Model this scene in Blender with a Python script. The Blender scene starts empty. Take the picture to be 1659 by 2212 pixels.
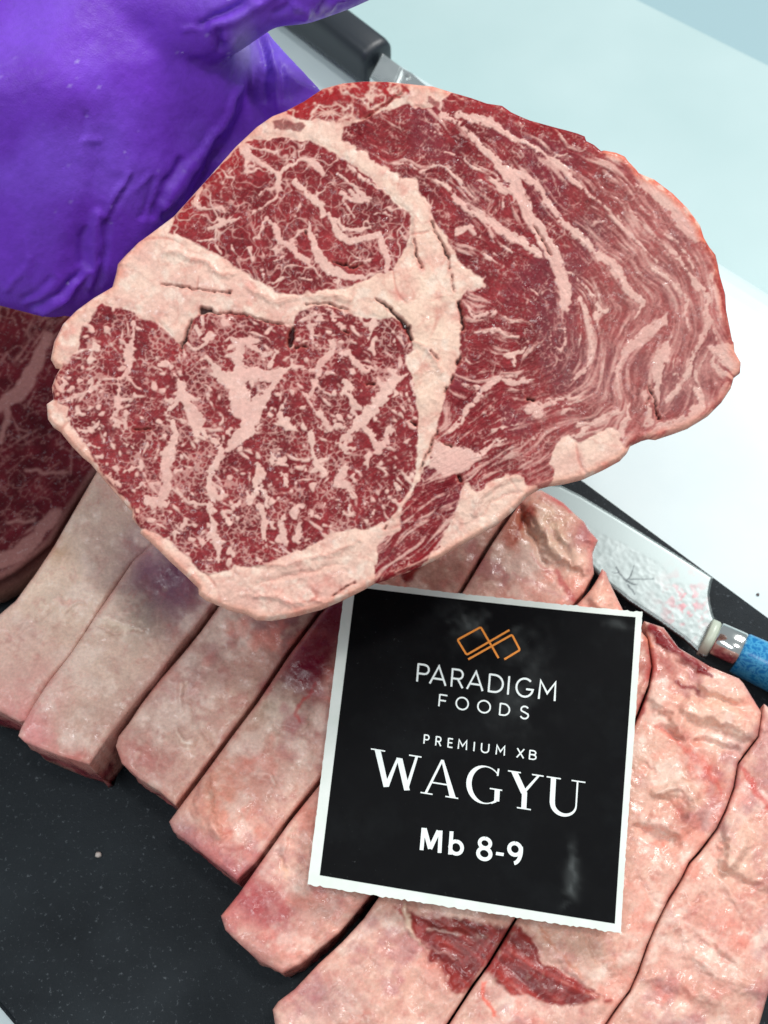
import bpy, bmesh, math, random
import numpy as np
from mathutils import Vector, Matrix
sc=bpy.context.scene
# ---------------- camera ----------------
CAMZ=.41; TILT=math.radians(28); FOV=math.radians(50)
cam=bpy.data.cameras.new('camera'); camo=bpy.data.objects.new('camera',cam); sc.collection.objects.link(camo)
cam.sensor_fit='VERTICAL'; cam.angle=FOV; cam.clip_start=.01; cam.clip_end=20
camo.location=(0,0,CAMZ); camo.rotation_euler=(TILT,0,0); sc.camera=camo
cam.dof.use_dof=True; cam.dof.focus_distance=.345; cam.dof.aperture_fstop=14
# ---------------- light: overhead key up and to the right, plus added fill and sparkle lamps ----------------
w=bpy.data.worlds.new('World'); sc.world=w; w.use_nodes=True
w.node_tree.nodes['Background'].inputs[0].default_value=(.86,.95,1,1); w.node_tree.nodes['Background'].inputs[1].default_value=.42
def area(name,loc,target,size,power,col):
    l=bpy.data.lights.new(name,'AREA'); l.shape='RECTANGLE'; l.size,l.size_y=size; l.energy=power; l.color=col
    o=bpy.data.objects.new(name,l); sc.collection.objects.link(o); o.location=loc
    o.rotation_euler=(Vector(loc)-Vector(target)).to_track_quat('Z','Y').to_euler(); return o
area('overhead_lamp',(.75,1.0,1.25),(0,.22,.03),(.35,.6),20,(1,.985,.96))
area('overhead_lamp',(-.5,-.1,1.5),(0,.2,.03),(.8,.3),7.5,(.93,.97,1))  # wide cool fill lamp, added
area('overhead_lamp',(.25,.1,1.6),(0,.25,.03),(.12,.12),4.2,(1,.98,.95))  # small lamp added for sparkle on the wet surfaces
sc.view_settings.view_transform='Standard'; sc.view_settings.look='None'; sc.view_settings.exposure=0; sc.view_settings.gamma=1
#== PAINT ==
# ---------- drawing frame: traces are written in photo coordinates D (1659 wide, 2212 high) -------
CROP={'A':(99.8,650.1,.2712),'B':(499.8,650.1,.2712),'C':(849.8,200.2,.2712),'K':(1199.8,399.9,.2712),
      'E':(849.8,650.1,.2712),'F':(349.5,200.2,.2712),'G':(553,0,1/3),'H':(553,737.3,1/3),'O':(1106,737.3,1/3),
      'I':(0,737.3,1/3),'J':(0,1474.6,1/3),'L':(553,1474.6,1/3),'N':(1106,1474.6,1/3),'Q':(658.3,1234.4,.46296),'P':(0,0,1/3),'R':(1106,0,1/3),'D':(0,0,1)}
def T(c,pts):
    ox,oy,s=CROP[c]
    return [(ox+p[0]*s,oy+p[1]*s)+tuple(q*s for q in p[2:3])+tuple(p[3:]) for p in pts]
def cubic(a,axis,n):
    m=a.shape[axis]; t=np.linspace(1,m-2.001,n); i=t.astype(int); f=t-i
    sh=[1,1]; sh[axis]=n; f=f.reshape(sh)
    g=lambda k:np.take(a,i+k,axis=axis)
    p0,p1,p2,p3=g(-1),g(0),g(1),g(2)
    return p1+.5*f*(p2-p0+f*(2*p0-5*p1+4*p2-p3+f*(3*(p1-p2)+p3-p0)))
def vnoise(h,w,cy,cx,rng):
    a=rng.uniform(-1,1,(int(h/cy)+4,int(w/cx)+4))
    return cubic(cubic(a,0,h),1,w)
def fbm(h,w,c,rng,oct=4,gain=.55,asp=1.0):
    o=np.zeros((h,w)); k=1.; tot=0
    for i in range(oct):
        cc=max(c/2**i,1.6)
        o+=k*vnoise(h,w,cc,cc*asp,rng); tot+=k; k*=gain
    return o/tot
def sstep(a,b,x):
    t=np.clip((x-a)/(b-a),0,1); return t*t*(3-2*t)
def blur(a,r):
    r=int(max(1,r))
    for ax in (0,1):
        for _ in range(2):
            p=np.concatenate([np.repeat(np.take(a,[0],ax),r+1,ax),a,np.repeat(np.take(a,[-1],ax),r,ax)],ax)
            c=np.cumsum(p,ax); n=a.shape[ax]
            a=(np.take(c,range(2*r+1,2*r+1+n),ax)-np.take(c,range(0,n),ax))/(2*r+1)
    return a
def inside(X,Y,poly):
    r=np.zeros(X.shape,bool); n=len(poly)
    for i in range(n):
        x0,y0=poly[i][:2]; x1,y1=poly[(i+1)%n][:2]
        if y0==y1: continue
        c=((y0>Y)!=(y1>Y)); r^=c&(X<(x1-x0)*(Y-y0)/(y1-y0)+x0)
    return r
def near(X,Y,pts,closed=False):
    """distance, nearest x, nearest y to a polyline"""
    best=np.full(X.shape,1e9); bx=np.zeros(X.shape); by=np.zeros(X.shape)
    n=len(pts)
    for i in range(n if closed else n-1):
        x0,y0=pts[i][:2]; x1,y1=pts[(i+1)%n][:2]
        dx,dy=x1-x0,y1-y0; L=dx*dx+dy*dy+1e-9
        t=np.clip(((X-x0)*dx+(Y-y0)*dy)/L,0,1); qx=x0+t*dx; qy=y0+t*dy
        d=(X-qx)**2+(Y-qy)**2; m=d<best
        best=np.where(m,d,best); bx=np.where(m,qx,bx); by=np.where(m,qy,by)
    return np.sqrt(best),bx,by
class Canvas:
    def __init__(s,x0,y0,x1,y1,st,seed):
        s.x0,s.y0,s.st=x0,y0,st
        s.w=int((x1-x0)/st)+1; s.h=int((y1-y0)/st)+1
        s.X,s.Y=np.meshgrid(x0+np.arange(s.w)*st,y0+np.arange(s.h)*st)
        s.rng=np.random.RandomState(seed)
    def n(s,c,o=4,g=.55,asp=1.): return fbm(s.h,s.w,c/s.st,s.rng,o,g,asp)
    def warp(s,*sc):
        s.WX=s.X.copy(); s.WY=s.Y.copy()
        for c,a in sc:
            s.WX+=a*s.n(c,2); s.WY+=a*s.n(c,2)
    def box(s,pts,pad):
        xs=[p[0] for p in pts]; ys=[p[1] for p in pts]
        a=max(0,int((min(xs)-pad-s.x0)/s.st)); b=min(s.w,int((max(xs)+pad-s.x0)/s.st)+2)
        c=max(0,int((min(ys)-pad-s.y0)/s.st)); d=min(s.h,int((max(ys)+pad-s.y0)/s.st)+2)
        return (slice(c,max(c,d)),slice(a,max(a,b)))
    def seam(s,F,pts,pad=26,warped=True,wmul=1.):
        """F=max(F, halfwidth-distance)"""
        b=s.box(pts,pad+20); X=(s.WX if warped else s.X)[b]; Y=(s.WY if warped else s.Y)[b]
        if X.size==0: return
        o=F[b]
        for i in range(len(pts)-1):
            x0,y0,w0=pts[i][:3]; x1,y1,w1=pts[i+1][:3]
            dx,dy=x1-x0,y1-y0; L=dx*dx+dy*dy+1e-9
            t=np.clip(((X-x0)*dx+(Y-y0)*dy)/L,0,1)
            d=np.hypot(X-x0-t*dx,Y-y0-t*dy)
            o=np.maximum(o,(w0+(w1-w0)*t)*.5*wmul-d)
        F[b]=o
    def poly(s,pts,pad=20,warped=True):
        """signed distance, + inside"""
        out=np.full(s.X.shape,-60.); b=s.box(pts,pad+15)
        X=(s.WX if warped else s.X)[b]; Y=(s.WY if warped else s.Y)[b]
        d,_,_=near(X,Y,pts,True); out[b]=np.where(inside(X,Y,pts),d,-d); return out
    def samp(s,a,x,y):
        i=np.clip((x-s.x0)/s.st,0,s.w-1.001); j=np.clip((y-s.y0)/s.st,0,s.h-1.001)
        i0=i.astype(int); j0=j.astype(int); f=i-i0; g=j-j0
        if a.ndim==3: f=f[...,None]; g=g[...,None]
        return (a[j0,i0]*(1-f)+a[j0,i0+1]*f)*(1-g)+(a[j0+1,i0]*(1-f)+a[j0+1,i0+1]*f)*g
def lic(src,U,V,n,h,w):
    jj,ii=np.mgrid[0:h,0:w].astype(np.float32)
    acc=src.copy(); wt=1.
    for sg in (1,-1):
        x=ii.copy(); y=jj.copy(); pu=U*sg; pv=V*sg
        for k in range(n):
            x=x+pu; y=y+pv
            a=np.clip(x+.5,0,w-1).astype(np.int32); b=np.clip(y+.5,0,h-1).astype(np.int32)
            acc+=src[b,a]; u=U[b,a]; v=V[b,a]
            f=np.where(u*pu+v*pv<0,-1,1); pu=u*f; pv=v*f
    return acc/(2*n+1)
def worley(X,Y,c,rng,jit=.9):
    gx=X/c; gy=Y/c; ix=np.floor(gx).astype(int); iy=np.floor(gy).astype(int)
    N=257; jx=rng.rand(N,N)*jit; jy=rng.rand(N,N)*jit; idv=rng.rand(N,N)
    f1=np.full(X.shape,9.); f2=np.full(X.shape,9.); cid=np.zeros(X.shape)
    for a in (-1,0,1):
        for b in (-1,0,1):
            px=(ix+a)%N; py=(iy+b)%N
            d=np.hypot(ix+a+jx[py,px]-gx,iy+b+jy[py,px]-gy)
            m=d<f1; f2=np.where(m,f1,np.minimum(f2,d)); cid=np.where(m,idv[py,px],cid); f1=np.where(m,d,f1)
    return f1,f2,cid
def lin(c):
    c=np.asarray(c,float)/255; return np.where(c<.04045,c/12.92,((c+.055)/1.055)**2.4)
def mix(a,b,t):
    t=np.asarray(t)[...,None]; return a*(1-t)+b*t
OUTLINE=(T('P',[(1659,810),(1520,940),(1300,1190),(1120,1390),(960,1510),(890,1560),(810,1640),(755,1700),(745,1760),(720,1850),(600,1920),(490,2000),(400,2090),(340,2210)])
 +T('I',[(330,50),(318,110),(350,165),(378,172),(350,220),(325,290),(335,370),(292,400),(300,500),(335,550),(380,580),(460,680),(530,750),(580,790),(620,840),(720,960),(800,1050),(850,1100),(848,1145),(905,1215),(900,1240),(1000,1330),(1100,1430),(1200,1520),(1280,1600),(1282,1640),(1330,1680),(1380,1700),(1480,1745),(1600,1775),(1659,1808)])
 +T('H',[(100,1812),(250,1785),(420,1740),(560,1680),(700,1610),(770,1570),(900,1530),(1060,1465),(1200,1400),(1350,1310),(1560,1190),(1659,1110)])
 +T('O',[(100,1005),(190,950),(250,935),(350,920),(470,890),(600,830),(710,770),(755,720),(775,675),(850,640),(895,628),(940,633),(1040,600),(1150,560),(1280,480),(1370,390),(1430,300),(1450,230),(1490,200),(1495,130),(1455,60),(1450,0)])
 +T('R',[(1440,2200),(1400,2000),(1395,1900),(1360,1780),(1345,1700),(1330,1640),(1290,1590),(1255,1530),(1230,1450),(1150,1340),(1050,1240),(930,1150),(880,1130),(830,1108),(810,1080),(765,1035),(740,1000),(680,975),(600,960),(585,965),(540,925),(490,900),(480,870),(430,850),(360,830),(300,815),(210,790),(120,765),(60,740),(0,712)])
 +T('G',[(1600,670),(1500,655),(1400,620),(1280,585),(1150,545),(1000,530),(860,515),(700,512),(560,525),(430,560),(310,640),(190,705),(100,740)]))
S1=[('A',p) for p in [
 [(690,220,30),(690,300,30),(650,380,70),(660,450,90),(660,540,60),(600,620,30)],[(590,620,30),(680,600,20)],
 [(570,650,35),(560,750,60),(570,850,60),(530,930,40)],[(640,880,40),(640,960,50),(640,1030,30)],
 [(440,630,30),(380,700,45),(290,740,25),(200,780,40),(120,800,20)],[(370,350,50),(400,380,60)],[(130,610,30),(160,660,60),(130,700,60)],
 [(240,1020,25),(290,1050,50),(370,1030,40),(410,980,40)],[(340,1150,30),(420,1160,30)],[(560,980,70),(580,985,40)],
 [(1010,560,20),(1060,650,70),(1090,720,110),(1140,820,130),(1180,900,150),(1200,970,140),(1190,1060,80),(1190,1120,30)],
 [(1060,760,60),(980,860,50),(930,900,20)],[(960,500,60),(890,520,30)],
 [(1010,970,30),(1040,1080,70),(1000,1150,90),(970,1230,140),(960,1320,120),(970,1420,110),(960,1520,130),(930,1590,130)],
 [(940,1600,120),(860,1600,110),(800,1580,100)],[(620,1360,40),(680,1330,50),(750,1330,20)],
 [(1210,480,30),(1290,450,50),(1340,500,60),(1400,600,120),(1480,620,150),(1560,600,200),(1659,580,150)],
 [(1560,650,170),(1600,750,220),(1620,850,220),(1630,950,200),(1590,1050,150),(1510,1120,100),(1450,1180,50)],
 [(1370,1120,60),(1400,1200,70),(1350,1290,70),(1290,1400,75),(1290,1500,60),(1330,1610,40)],
 [(1290,1640,40),(1300,1720,40),(1340,1800,80),(1300,1880,80),(1230,1950,40)],[(1330,1880,70),(1370,1990,60),(1370,2090,15)],
 [(1400,1680,40),(1460,1780,60)],[(1050,1540,15),(1130,1610,30),(1250,1620,40),(1310,1640,30)],
 [(840,1740,60),(900,1730,50),(950,1690,20)],[(1160,380,40),(1220,370,50),(1290,330,30)],
 [(1490,330,20),(1580,330,80),(1659,330,80)],[(1550,360,60),(1555,500,70)],[(1240,1040,60),(1260,1080,60)],[(1190,200,50),(1240,260,30)],
 [(720,760,20),(700,720,30)],[(800,1450,30),(700,1500,15)],[(580,1100,15),(700,1180,15)],[(540,1420,30),(580,1450,40)]]]+[('B',p) for p in [
 [(0,320,60),(100,320,90),(180,370,60),(230,420,40),(330,410,20)],[(60,350,60),(50,460,90),(60,540,80)],
 [(0,600,130),(150,600,110),(300,600,120),(400,560,90),(480,520,50)],[(360,410,40),(300,520,50)],
 [(380,600,80),(300,700,70),(230,820,110),(180,930,150),(130,1000,140),(60,1080,120),(0,1130,90)],[(60,700,160),(60,850,200)],
 [(640,60,15),(630,160,20),(650,230,40),(640,320,30),(560,340,15)],[(640,110,15),(730,95,12)],[(700,190,18),(560,190,15)],[(790,50,25),(820,140,40)],
 [(870,180,50),(880,215,50)],[(740,300,30),(800,330,80),(790,420,80),(720,500,80),(690,590,90)],[(410,545,30),(560,545,25),(690,570,60)],
 [(860,420,50),(930,410,60),(980,470,60),(1020,520,70),(1080,550,50),(1140,520,40)],[(1130,180,70),(1120,270,40),(1060,330,20)],
 [(1290,300,40),(1310,350,30)],[(890,640,60),(930,690,90),(900,720,60),(960,790,30)],
 [(1390,580,30),(1300,630,80),(1230,700,120),(1200,760,130),(1150,840,120),(1080,900,140),(1030,970,130),(990,1020,100),(920,1080,80),(860,1140,60),(900,1180,60),(980,1180,40)],
 [(1050,1000,90),(1110,1080,80),(1150,1140,90),(1180,1210,50)],[(1180,1200,60),(1220,1110,60),(1270,1030,70),(1300,1060,30)],
 [(1490,600,60),(1430,660,50),(1450,740,30)],[(910,1310,40),(870,1380,90),(840,1440,90),(930,1490,60),(990,1520,30)],
 [(640,1060,60),(650,1140,80),(640,1200,50),(680,1300,40)],[(210,1300,50),(230,1330,80),(200,1450,90),(190,1540,60),(150,1600,50)],
 [(230,1480,60),(280,1560,60),(290,1640,30)],[(240,1620,50),(270,1750,60),(250,1850,50),(270,1960,30)],
 [(430,1700,40),(390,1760,60),(410,1850,90),(440,1920,60)],[(390,830,40),(390,950,60),(440,1010,80),(500,1000,40)],[(560,720,30),(620,780,30)],
 [(700,900,40),(740,960,70),(790,1010,60),(700,1010,30)],[(940,1630,30),(960,1700,50),(900,1680,30)],[(1300,1450,60),(1340,1500,40)],
 [(840,1000,50),(900,1010,30)],[(310,1200,30),(340,1290,60),(440,1320,30)],[(360,1380,30),(420,1400,60),(430,1470,20)],[(520,1900,60),(560,1860,20)],
 [(600,1700,20),(700,1720,30)],[(720,1700,20),(740,1620,30)],[(1100,1700,40),(1130,1650,20)],[(20,1650,40),(60,1620,40)]]]
S2=[('F',p) for p in [
 [(640,430,90),(690,500,70),(800,570,50),(880,620,55),(930,660,70),(920,740,70),(940,770,40)],
 [(930,650,40),(1000,590,45),(1090,530,40),(1200,540,45),(1240,590,70),(1300,650,60)],[(680,500,50),(685,650,10)],
 [(640,430,40),(760,440,20),(900,490,25),(940,420,10)],[(310,750,60),(290,800,50),(280,880,50),(330,930,35),(470,910,35),(510,950,30)],
 [(370,1080,25),(440,1070,35),(490,1020,70),(560,1020,35),(620,985,10)],[(440,1090,25),(430,1160,25),(270,1180,14)],
 [(930,770,40),(880,860,25),(780,930,22),(700,1000,15)],[(920,760,30),(820,760,18),(770,820,12)],
 [(1050,710,70),(1120,770,60),(1200,840,70),(1280,890,70),(1300,970,50)],[(1330,960,30),(1380,1040,60),(1400,1120,60)],
 [(850,1000,40),(900,1060,55),(930,1180,60),(1010,1200,50),(1070,1280,60),(1150,1340,70),(1170,1370,40)],[(850,1000,40),(790,1080,30),(770,1140,15)],
 [(970,1470,40),(900,1530,40)],[(700,1240,30),(710,1340,30)],[(560,1230,20),(640,1340,22)],[(1170,1370,25),(1220,1420,25),(1260,1470,15)],
 [(1330,1410,40),(1440,1440,60),(1540,1490,50)],[(1400,640,25),(1500,720,40),(1580,800,60),(1659,860,50)],[(1440,860,15),(1540,1000,20)],
 [(900,1330,15),(1000,1290,15)],[(1100,1480,20),(1200,1500,15)],[(600,560,15),(540,640,12)],[(420,1200,20),(480,1290,15)],
 [(800,1400,18),(820,1480,14)],[(1100,880,15),(1050,1000,12)],[(1480,580,20),(1600,690,25),(1659,720,20)]]]+[('G',p) for p in [
 [(510,1420,50),(540,1520,60),(600,1570,70),(700,1545,65),(800,1520,70),(830,1590,60),(860,1690,50),(850,1770,30)],
 [(540,1420,20),(570,1490,35),(640,1490,35),(730,1470,25)],
 [(340,1430,20),(360,1560,55),(400,1660,90),(480,1740,100),(580,1790,70),(700,1810,40)],
 [(540,1250,30),(600,1300,50),(690,1310,60),(750,1290,30)],[(600,1240,30),(660,1290,50)],[(700,1150,15),(800,1230,20)],
 [(940,1500,10),(970,1560,12)],[(700,1700,20),(760,1680,15)],[(750,1400,12),(840,1380,14),(900,1410,10)]]]
SR=[('C',p) for p in [
 [(370,80,40),(400,190,60),(530,230,60)],
 [(400,170,30),(560,180,80),(720,210,130),(850,270,80),(1000,350,60),(1140,430,70),(1230,510,70),(1350,590,60),(1420,680,60),(1560,810,40),(1659,880,30)],
 [(560,270,40),(650,370,60),(760,490,90),(850,590,130),(940,680,160),(1000,800,130),(1060,950,140),(1130,1080,150),(1220,1210,170),(1300,1370,140),(1340,1500,140),(1380,1600,130),(1370,1720,110)],
 [(900,600,80),(1020,650,90),(1120,720,90),(1200,830,90),(1290,960,80),(1400,1080,75),(1500,1170,70),(1620,1280,60)],
 [(340,700,25),(440,760,65),(500,840,75),(590,930,65),(700,990,100),(800,1030,90),(860,1100,90),(950,1150,100),(1050,1220,100),(1160,1280,110)],
 [(220,630,30),(340,570,35),(430,590,35),(500,680,35),(580,780,45),(660,850,30)],
 [(580,520,20),(600,580,25),(700,630,35),(800,700,55),(880,770,80),(930,790,90)],[(510,1100,90),(600,1070,70),(650,1130,45),(700,1150,40)],
 [(370,170,30),(390,270,25)],[(720,1300,30),(770,1330,60)],[(1080,1560,20),(1150,1610,50)],[(640,720,20),(700,700,30)],
 [(0,560,20),(130,560,25),(220,630,20)],[(880,830,40),(870,900,30)],[(820,900,15),(760,980,15)],[(1300,520,40),(1380,490,30)],
 [(760,1060,25),(800,1180,20),(850,1220,15)],[(880,1220,15),(960,1270,15)],[(800,1280,15),(860,1340,12)],[(500,40,10),(560,60,14)],
 [(200,230,12),(350,240,14),(400,300,12)],[(280,290,40),(360,330,20)],[(400,460,12),(500,500,20)],[(300,860,15),(290,900,25)]]]+[('E',p) for p in [
 [(600,50,20),(650,130,40),(720,100,70),(820,90,50)],[(820,90,20),(900,150,22),(1000,190,12)],
 [(650,250,20),(800,240,60),(850,230,35),(900,280,25),(1000,300,14)],[(880,430,40),(960,420,80),(1040,380,50),(1080,350,20)],[(980,430,50),(970,530,40)],
 [(450,1020,60),(540,960,60),(580,880,60),(640,800,80),(700,730,95),(780,660,95),(860,620,60),(960,660,80),(1050,650,60),(1140,620,20)],
 [(870,600,40),(1000,590,50)],[(560,660,30),(640,690,60),(690,720,40)],[(1060,870,90),(1130,860,130),(1200,830,80),(1300,790,55),(1400,780,45),(1520,750,30)],
 [(1130,900,110),(1190,900,70)],[(1500,0,70),(1550,130,65),(1580,300,55),(1580,450,55),(1520,560,55),(1420,640,40)],
 [(1240,200,30),(1260,350,30),(1340,395,30),(1370,320,25),(1360,230,20)],[(1290,220,25),(1360,220,20)],[(1110,1100,40),(1180,1030,20)],
 [(860,520,20),(760,480,14),(700,440,12)],[(560,460,20),(620,520,14)],[(500,760,12),(560,800,14)],[(440,860,14),(450,980,12)],
 [(720,560,12),(640,600,12)],[(1430,200,14),(1420,300,12)],[(1480,260,12),(1470,380,12)],[(700,1220,40),(800,1130,50),(900,1100,40)],
 [(1000,980,20),(900,1010,30),(800,1040,40)],[(1350,880,30),(1420,850,40)],[(1560,1000,60),(1480,1060,80),(1400,1100,60)]]]+[('K',p) for p in [
 [(0,250,50),(120,370,60),(250,480,75),(350,560,80),(440,600,110),(480,680,120),(560,820,100),(640,900,90),(690,940,70)],
 [(100,700,30),(220,800,25),(330,900,30),(350,1000,60),(330,1050,70),(430,1000,45)],[(690,930,70),(660,1010,50),(640,1080,30)],
 [(860,1080,90),(760,1150,140),(680,1230,150),(600,1270,110),(550,1330,90),(510,1430,60),(490,1550,55),(490,1700,45)],
 [(740,630,40),(850,700,75),(930,770,65),(1010,850,55),(1040,930,65),(1030,1030,45),(1060,1150,35)],
 [(1080,700,40),(1120,800,80),(1180,840,60),(1220,900,70),(1200,1000,50),(1210,1100,70),(1160,1250,70),(1100,1330,60),(1050,1500,70),(960,1640,70),(870,1720,60)],
 [(870,1290,120),(830,1400,160),(790,1500,130),(800,1620,100),(790,1720,80)],[(1130,1650,110),(1150,1750,120),(1090,1840,140),(980,1920,140),(830,1950,140),(740,1990,70)],
 [(1250,1430,60),(1290,1480,50),(1420,1530,50)],[(1240,1420,50),(1300,1310,50),(1360,1320,60),(1420,1420,110),(1450,1400,120)],
 [(720,1640,40),(740,1800,60),(740,1900,90)],[(1250,720,50),(1290,900,70),(1310,1060,40)],[(520,1800,60),(400,1830,70),(300,1890,70),(180,1900,50)],
 [(590,1700,30),(560,1850,60),(500,1990,100)],[(60,1760,30),(230,1700,30)],[(1130,1560,60),(1120,1480,50)],[(960,1500,40),(1010,1560,30)],
 [(1350,1700,60),(1400,1600,80)],[(430,250,25),(560,360,30),(700,500,35),(820,620,30)],[(600,200,25),(760,380,30),(900,520,30),(1060,680,30)],
 [(300,180,12),(480,330,16),(650,520,14)],[(900,1000,30),(880,1080,30)],[(400,1250,14),(370,1400,20),(400,1560,14)],[(200,0,30),(330,100,20),(520,280,25)],
 [(700,180,25),(800,330,25),(980,480,35),(1100,640,30)],[(950,1280,12),(930,1450,14)],[(1250,1150,40),(1290,1230,30)],[(1200,1330,25),(1150,1450,30)]]]
CRACK=[('F',p) for p in [[(245,1800,6),(215,1870,12),(200,1950,18),(155,2030,14)],[(330,1740,40),(380,1735,26),(420,1755,8),(560,1755,4),(700,1775,5),(820,1810,7),(960,1850,4)],
 [(1045,1890,22),(1025,1960,36),(1015,2020,26)],[(1445,1890,10),(1490,1905,12)],[(1060,2035,8),(1150,2030,5)],[(0,1525,3),(150,1555,6),(330,1570,5),(540,1590,3)],
 [(1360,1330,4),(1450,1370,10),(1530,1400,8),(1600,1385,4)],[(1150,1670,2),(1320,1680,4),(1480,1720,3)],[(1140,1110,5),(1150,1140,3)]]]+[('G',p) for p in [
 [(1030,1560,4),(1045,1660,10),(1075,1745,3)],[(1140,1435,7),(1180,1530,5),(1240,1650,6),(1250,1740,3)],[(780,1935,8),(850,1985,14),(930,2070,20),(960,2130,26)],[(975,2130,28),(1005,2205,20)],
 [(1270,1780,2),(1280,1880,2)],[(1315,1960,12),(1335,2040,16),(1345,2140,14)],[(960,585,2),(700,780,2)]]]+[('E',p) for p in [
 [(530,0,10),(550,120,16),(556,240,10)],[(528,440,6),(512,500,24)],[(480,590,8),(455,640,6)],[(425,690,12),(415,735,6)],[(350,1020,3),(320,1120,6),(290,1200,8),(240,1300,9),(215,1350,4)],
 [(1065,790,16),(1110,800,24)],[(135,960,8),(185,990,26)],[(420,1140,10),(460,1158,14)],[(540,1395,14),(545,1430,22)],[(1120,1075+1000,2),(1130,2080,2)],[(310,400,3),(370,465,5)]]]+[('K',p) for p in [
 [(740,1600,4),(790,1720,8),(790,1790,10),(810,1860,14)],[(720,1740,3),(745,1700,5)]]]+[('C',[(1110,1060,3),(1180,1170,8),(1245,1275,4)]),('H',[(500,1650,6),(640,1570,4)]),('B',[(1080,665,6),(1140,655,10)]),('B',[(1235,1800,12),(1220,1830,8)]),('A',[(710,1025,8),(820,1010,8)])]
LEAN_1=T('A',[(440,25),(380,100),(360,180),(290,200),(270,250),(250,350),(235,430),(160,480),(110,550),(60,600),(45,680),(50,760),(100,800),(190,850),(160,920),(200,1010),(290,1110),(370,1230),(420,1320),(500,1430),(560,1510),(640,1590),(690,1660),(690,1720),(760,1800),(900,1870),(1000,1940),(1080,2010),(1150,2080),(1240,2160),(1300,2190),(1370,2170),(1440,2150)])+T('B',[(35,2095),(150,2110),(250,2100),(400,2050),(520,1990),(620,1950),(750,1880),(900,1830),(1100,1810),(1200,1770),(1290,1700),(1370,1600),(1420,1510),(1460,1380),(1480,1250),(1490,1100),(1500,1000),(1490,900),(1475,830),(1455,700),(1455,610),(1410,560),(1400,440),(1460,400),(1440,320),(1390,230),(1340,160),(1250,120),(1160,150),(1080,130),(980,110),(850,60),(720,35),(580,50),(520,110),(500,200),(480,230),(400,190),(250,150),(130,110),(0,90)])+T('A',[(1400,90),(1290,110),(1220,100),(1170,150),(1130,300),(1080,370),(1040,310),(960,240),(860,170),(740,150),(700,100),(600,60),(500,40)])
LEAN_2=T('F',[(60,1120),(90,1000),(170,900),(240,820),(330,720),(440,600),(520,520),(600,450),(640,420),(740,370),(860,380),(960,360),(1050,375),(1170,390),(1300,440),(1420,520),(1560,620),(1659,680)])+T('C',[(0,870),(100,950),(130,1000),(130,1130),(100,1240),(50,1340),(0,1410)])+T('F',[(1720,1430),(1650,1500),(1500,1540),(1300,1575),(1100,1600),(1000,1605),(900,1580),(820,1520),(700,1450),(560,1380),(500,1330),(380,1260),(230,1190),(130,1130)])
LEAN_3=T('G',[(180,700),(300,630),(440,560),(580,530),(720,505),(850,515),(950,560),(1000,600),(990,625),(900,650),(800,720),(740,760),(600,790),(500,800),(400,770),(330,780),(210,740)])
LEAN_4=T('G',[(120,800),(180,775),(250,790),(300,790),(325,820),(290,850),(200,845),(120,850)])
LEAN_5=T('G',[(1100,610),(1190,650),(1190,690),(1105,655)])
LEAN_R=T('G',[(560,830),(555,900),(640,960),(720,1000),(740,1040),(850,1080),(950,1150),(1050,1160),(1060,1250),(1130,1340),(1150,1430),(1250,1530),(1270,1600),(1310,1680),(1400,1760),(1480,1810)])+T('C',[(720,1560),(640,1590),(590,1560),(530,1650),(540,1740),(560,1850),(530,1960),(520,2150)])+T('E',[(510,500),(425,700),(410,830),(350,990),(330,1100),(290,1300),(250,1330),(200,1440),(130,1560),(70,1670)])+T('H',[(950,1210),(800,1300),(790,1400),(750,1560),(780,1600),(900,1540),(1060,1470),(1100,1430),(1180,1330),(1200,1280),(1300,1080),(1330,1010),(1360,900),(1430,980),(1520,900),(1650,860)])+T('E',[(1020,1390),(1060,1450),(1170,1490),(1250,1450),(1270,1370),(1230,1300),(1280,1180),(1310,1120),(1400,1070),(1500,1130),(1600,1060)])+T('K',[(350,1950),(450,1920),(560,2080),(700,2030),(900,2000),(1150,1850),(1400,1700),(1500,1450),(1480,1250),(1420,900),(1350,600),(1250,450),(1150,350),(900,60),(700,-60)])+T('C',[(1659,330),(1500,250),(1300,210),(1000,100),(800,30),(600,-40),(470,-20),(420,20),(350,80),(250,120),(200,110),(100,100),(0,130)])+T('G',[(800,740),(700,780)])
FATP=[T('E',[(330,1100),(280,1310),(400,1390),(520,1400),(600,1340),(700,1230),(640,1180),(560,1170),(420,1130)]),
 T('K',[(640,20),(700,60),(800,110),(900,220),(980,350),(1050,430),(1170,490),(1230,420),(1150,300),(1000,120),(860,-20),(700,-60)]),
 T('C',[(1640,480),(1680,430),(1750,390),(1900,440),(1870,520),(1800,560),(1700,520)]),
 T('K',[(1190,1290),(1480,1240),(1520,1400),(1450,1520),(1400,1490)])]
LEANP=[T('B',[(120,650),(220,620),(310,650),(240,710),(160,810),(150,720)]),T('A',[(1110,690),(1150,700),(1220,800),(1250,920),(1330,930),(1420,900),(1400,800),(1250,720)])]
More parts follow.
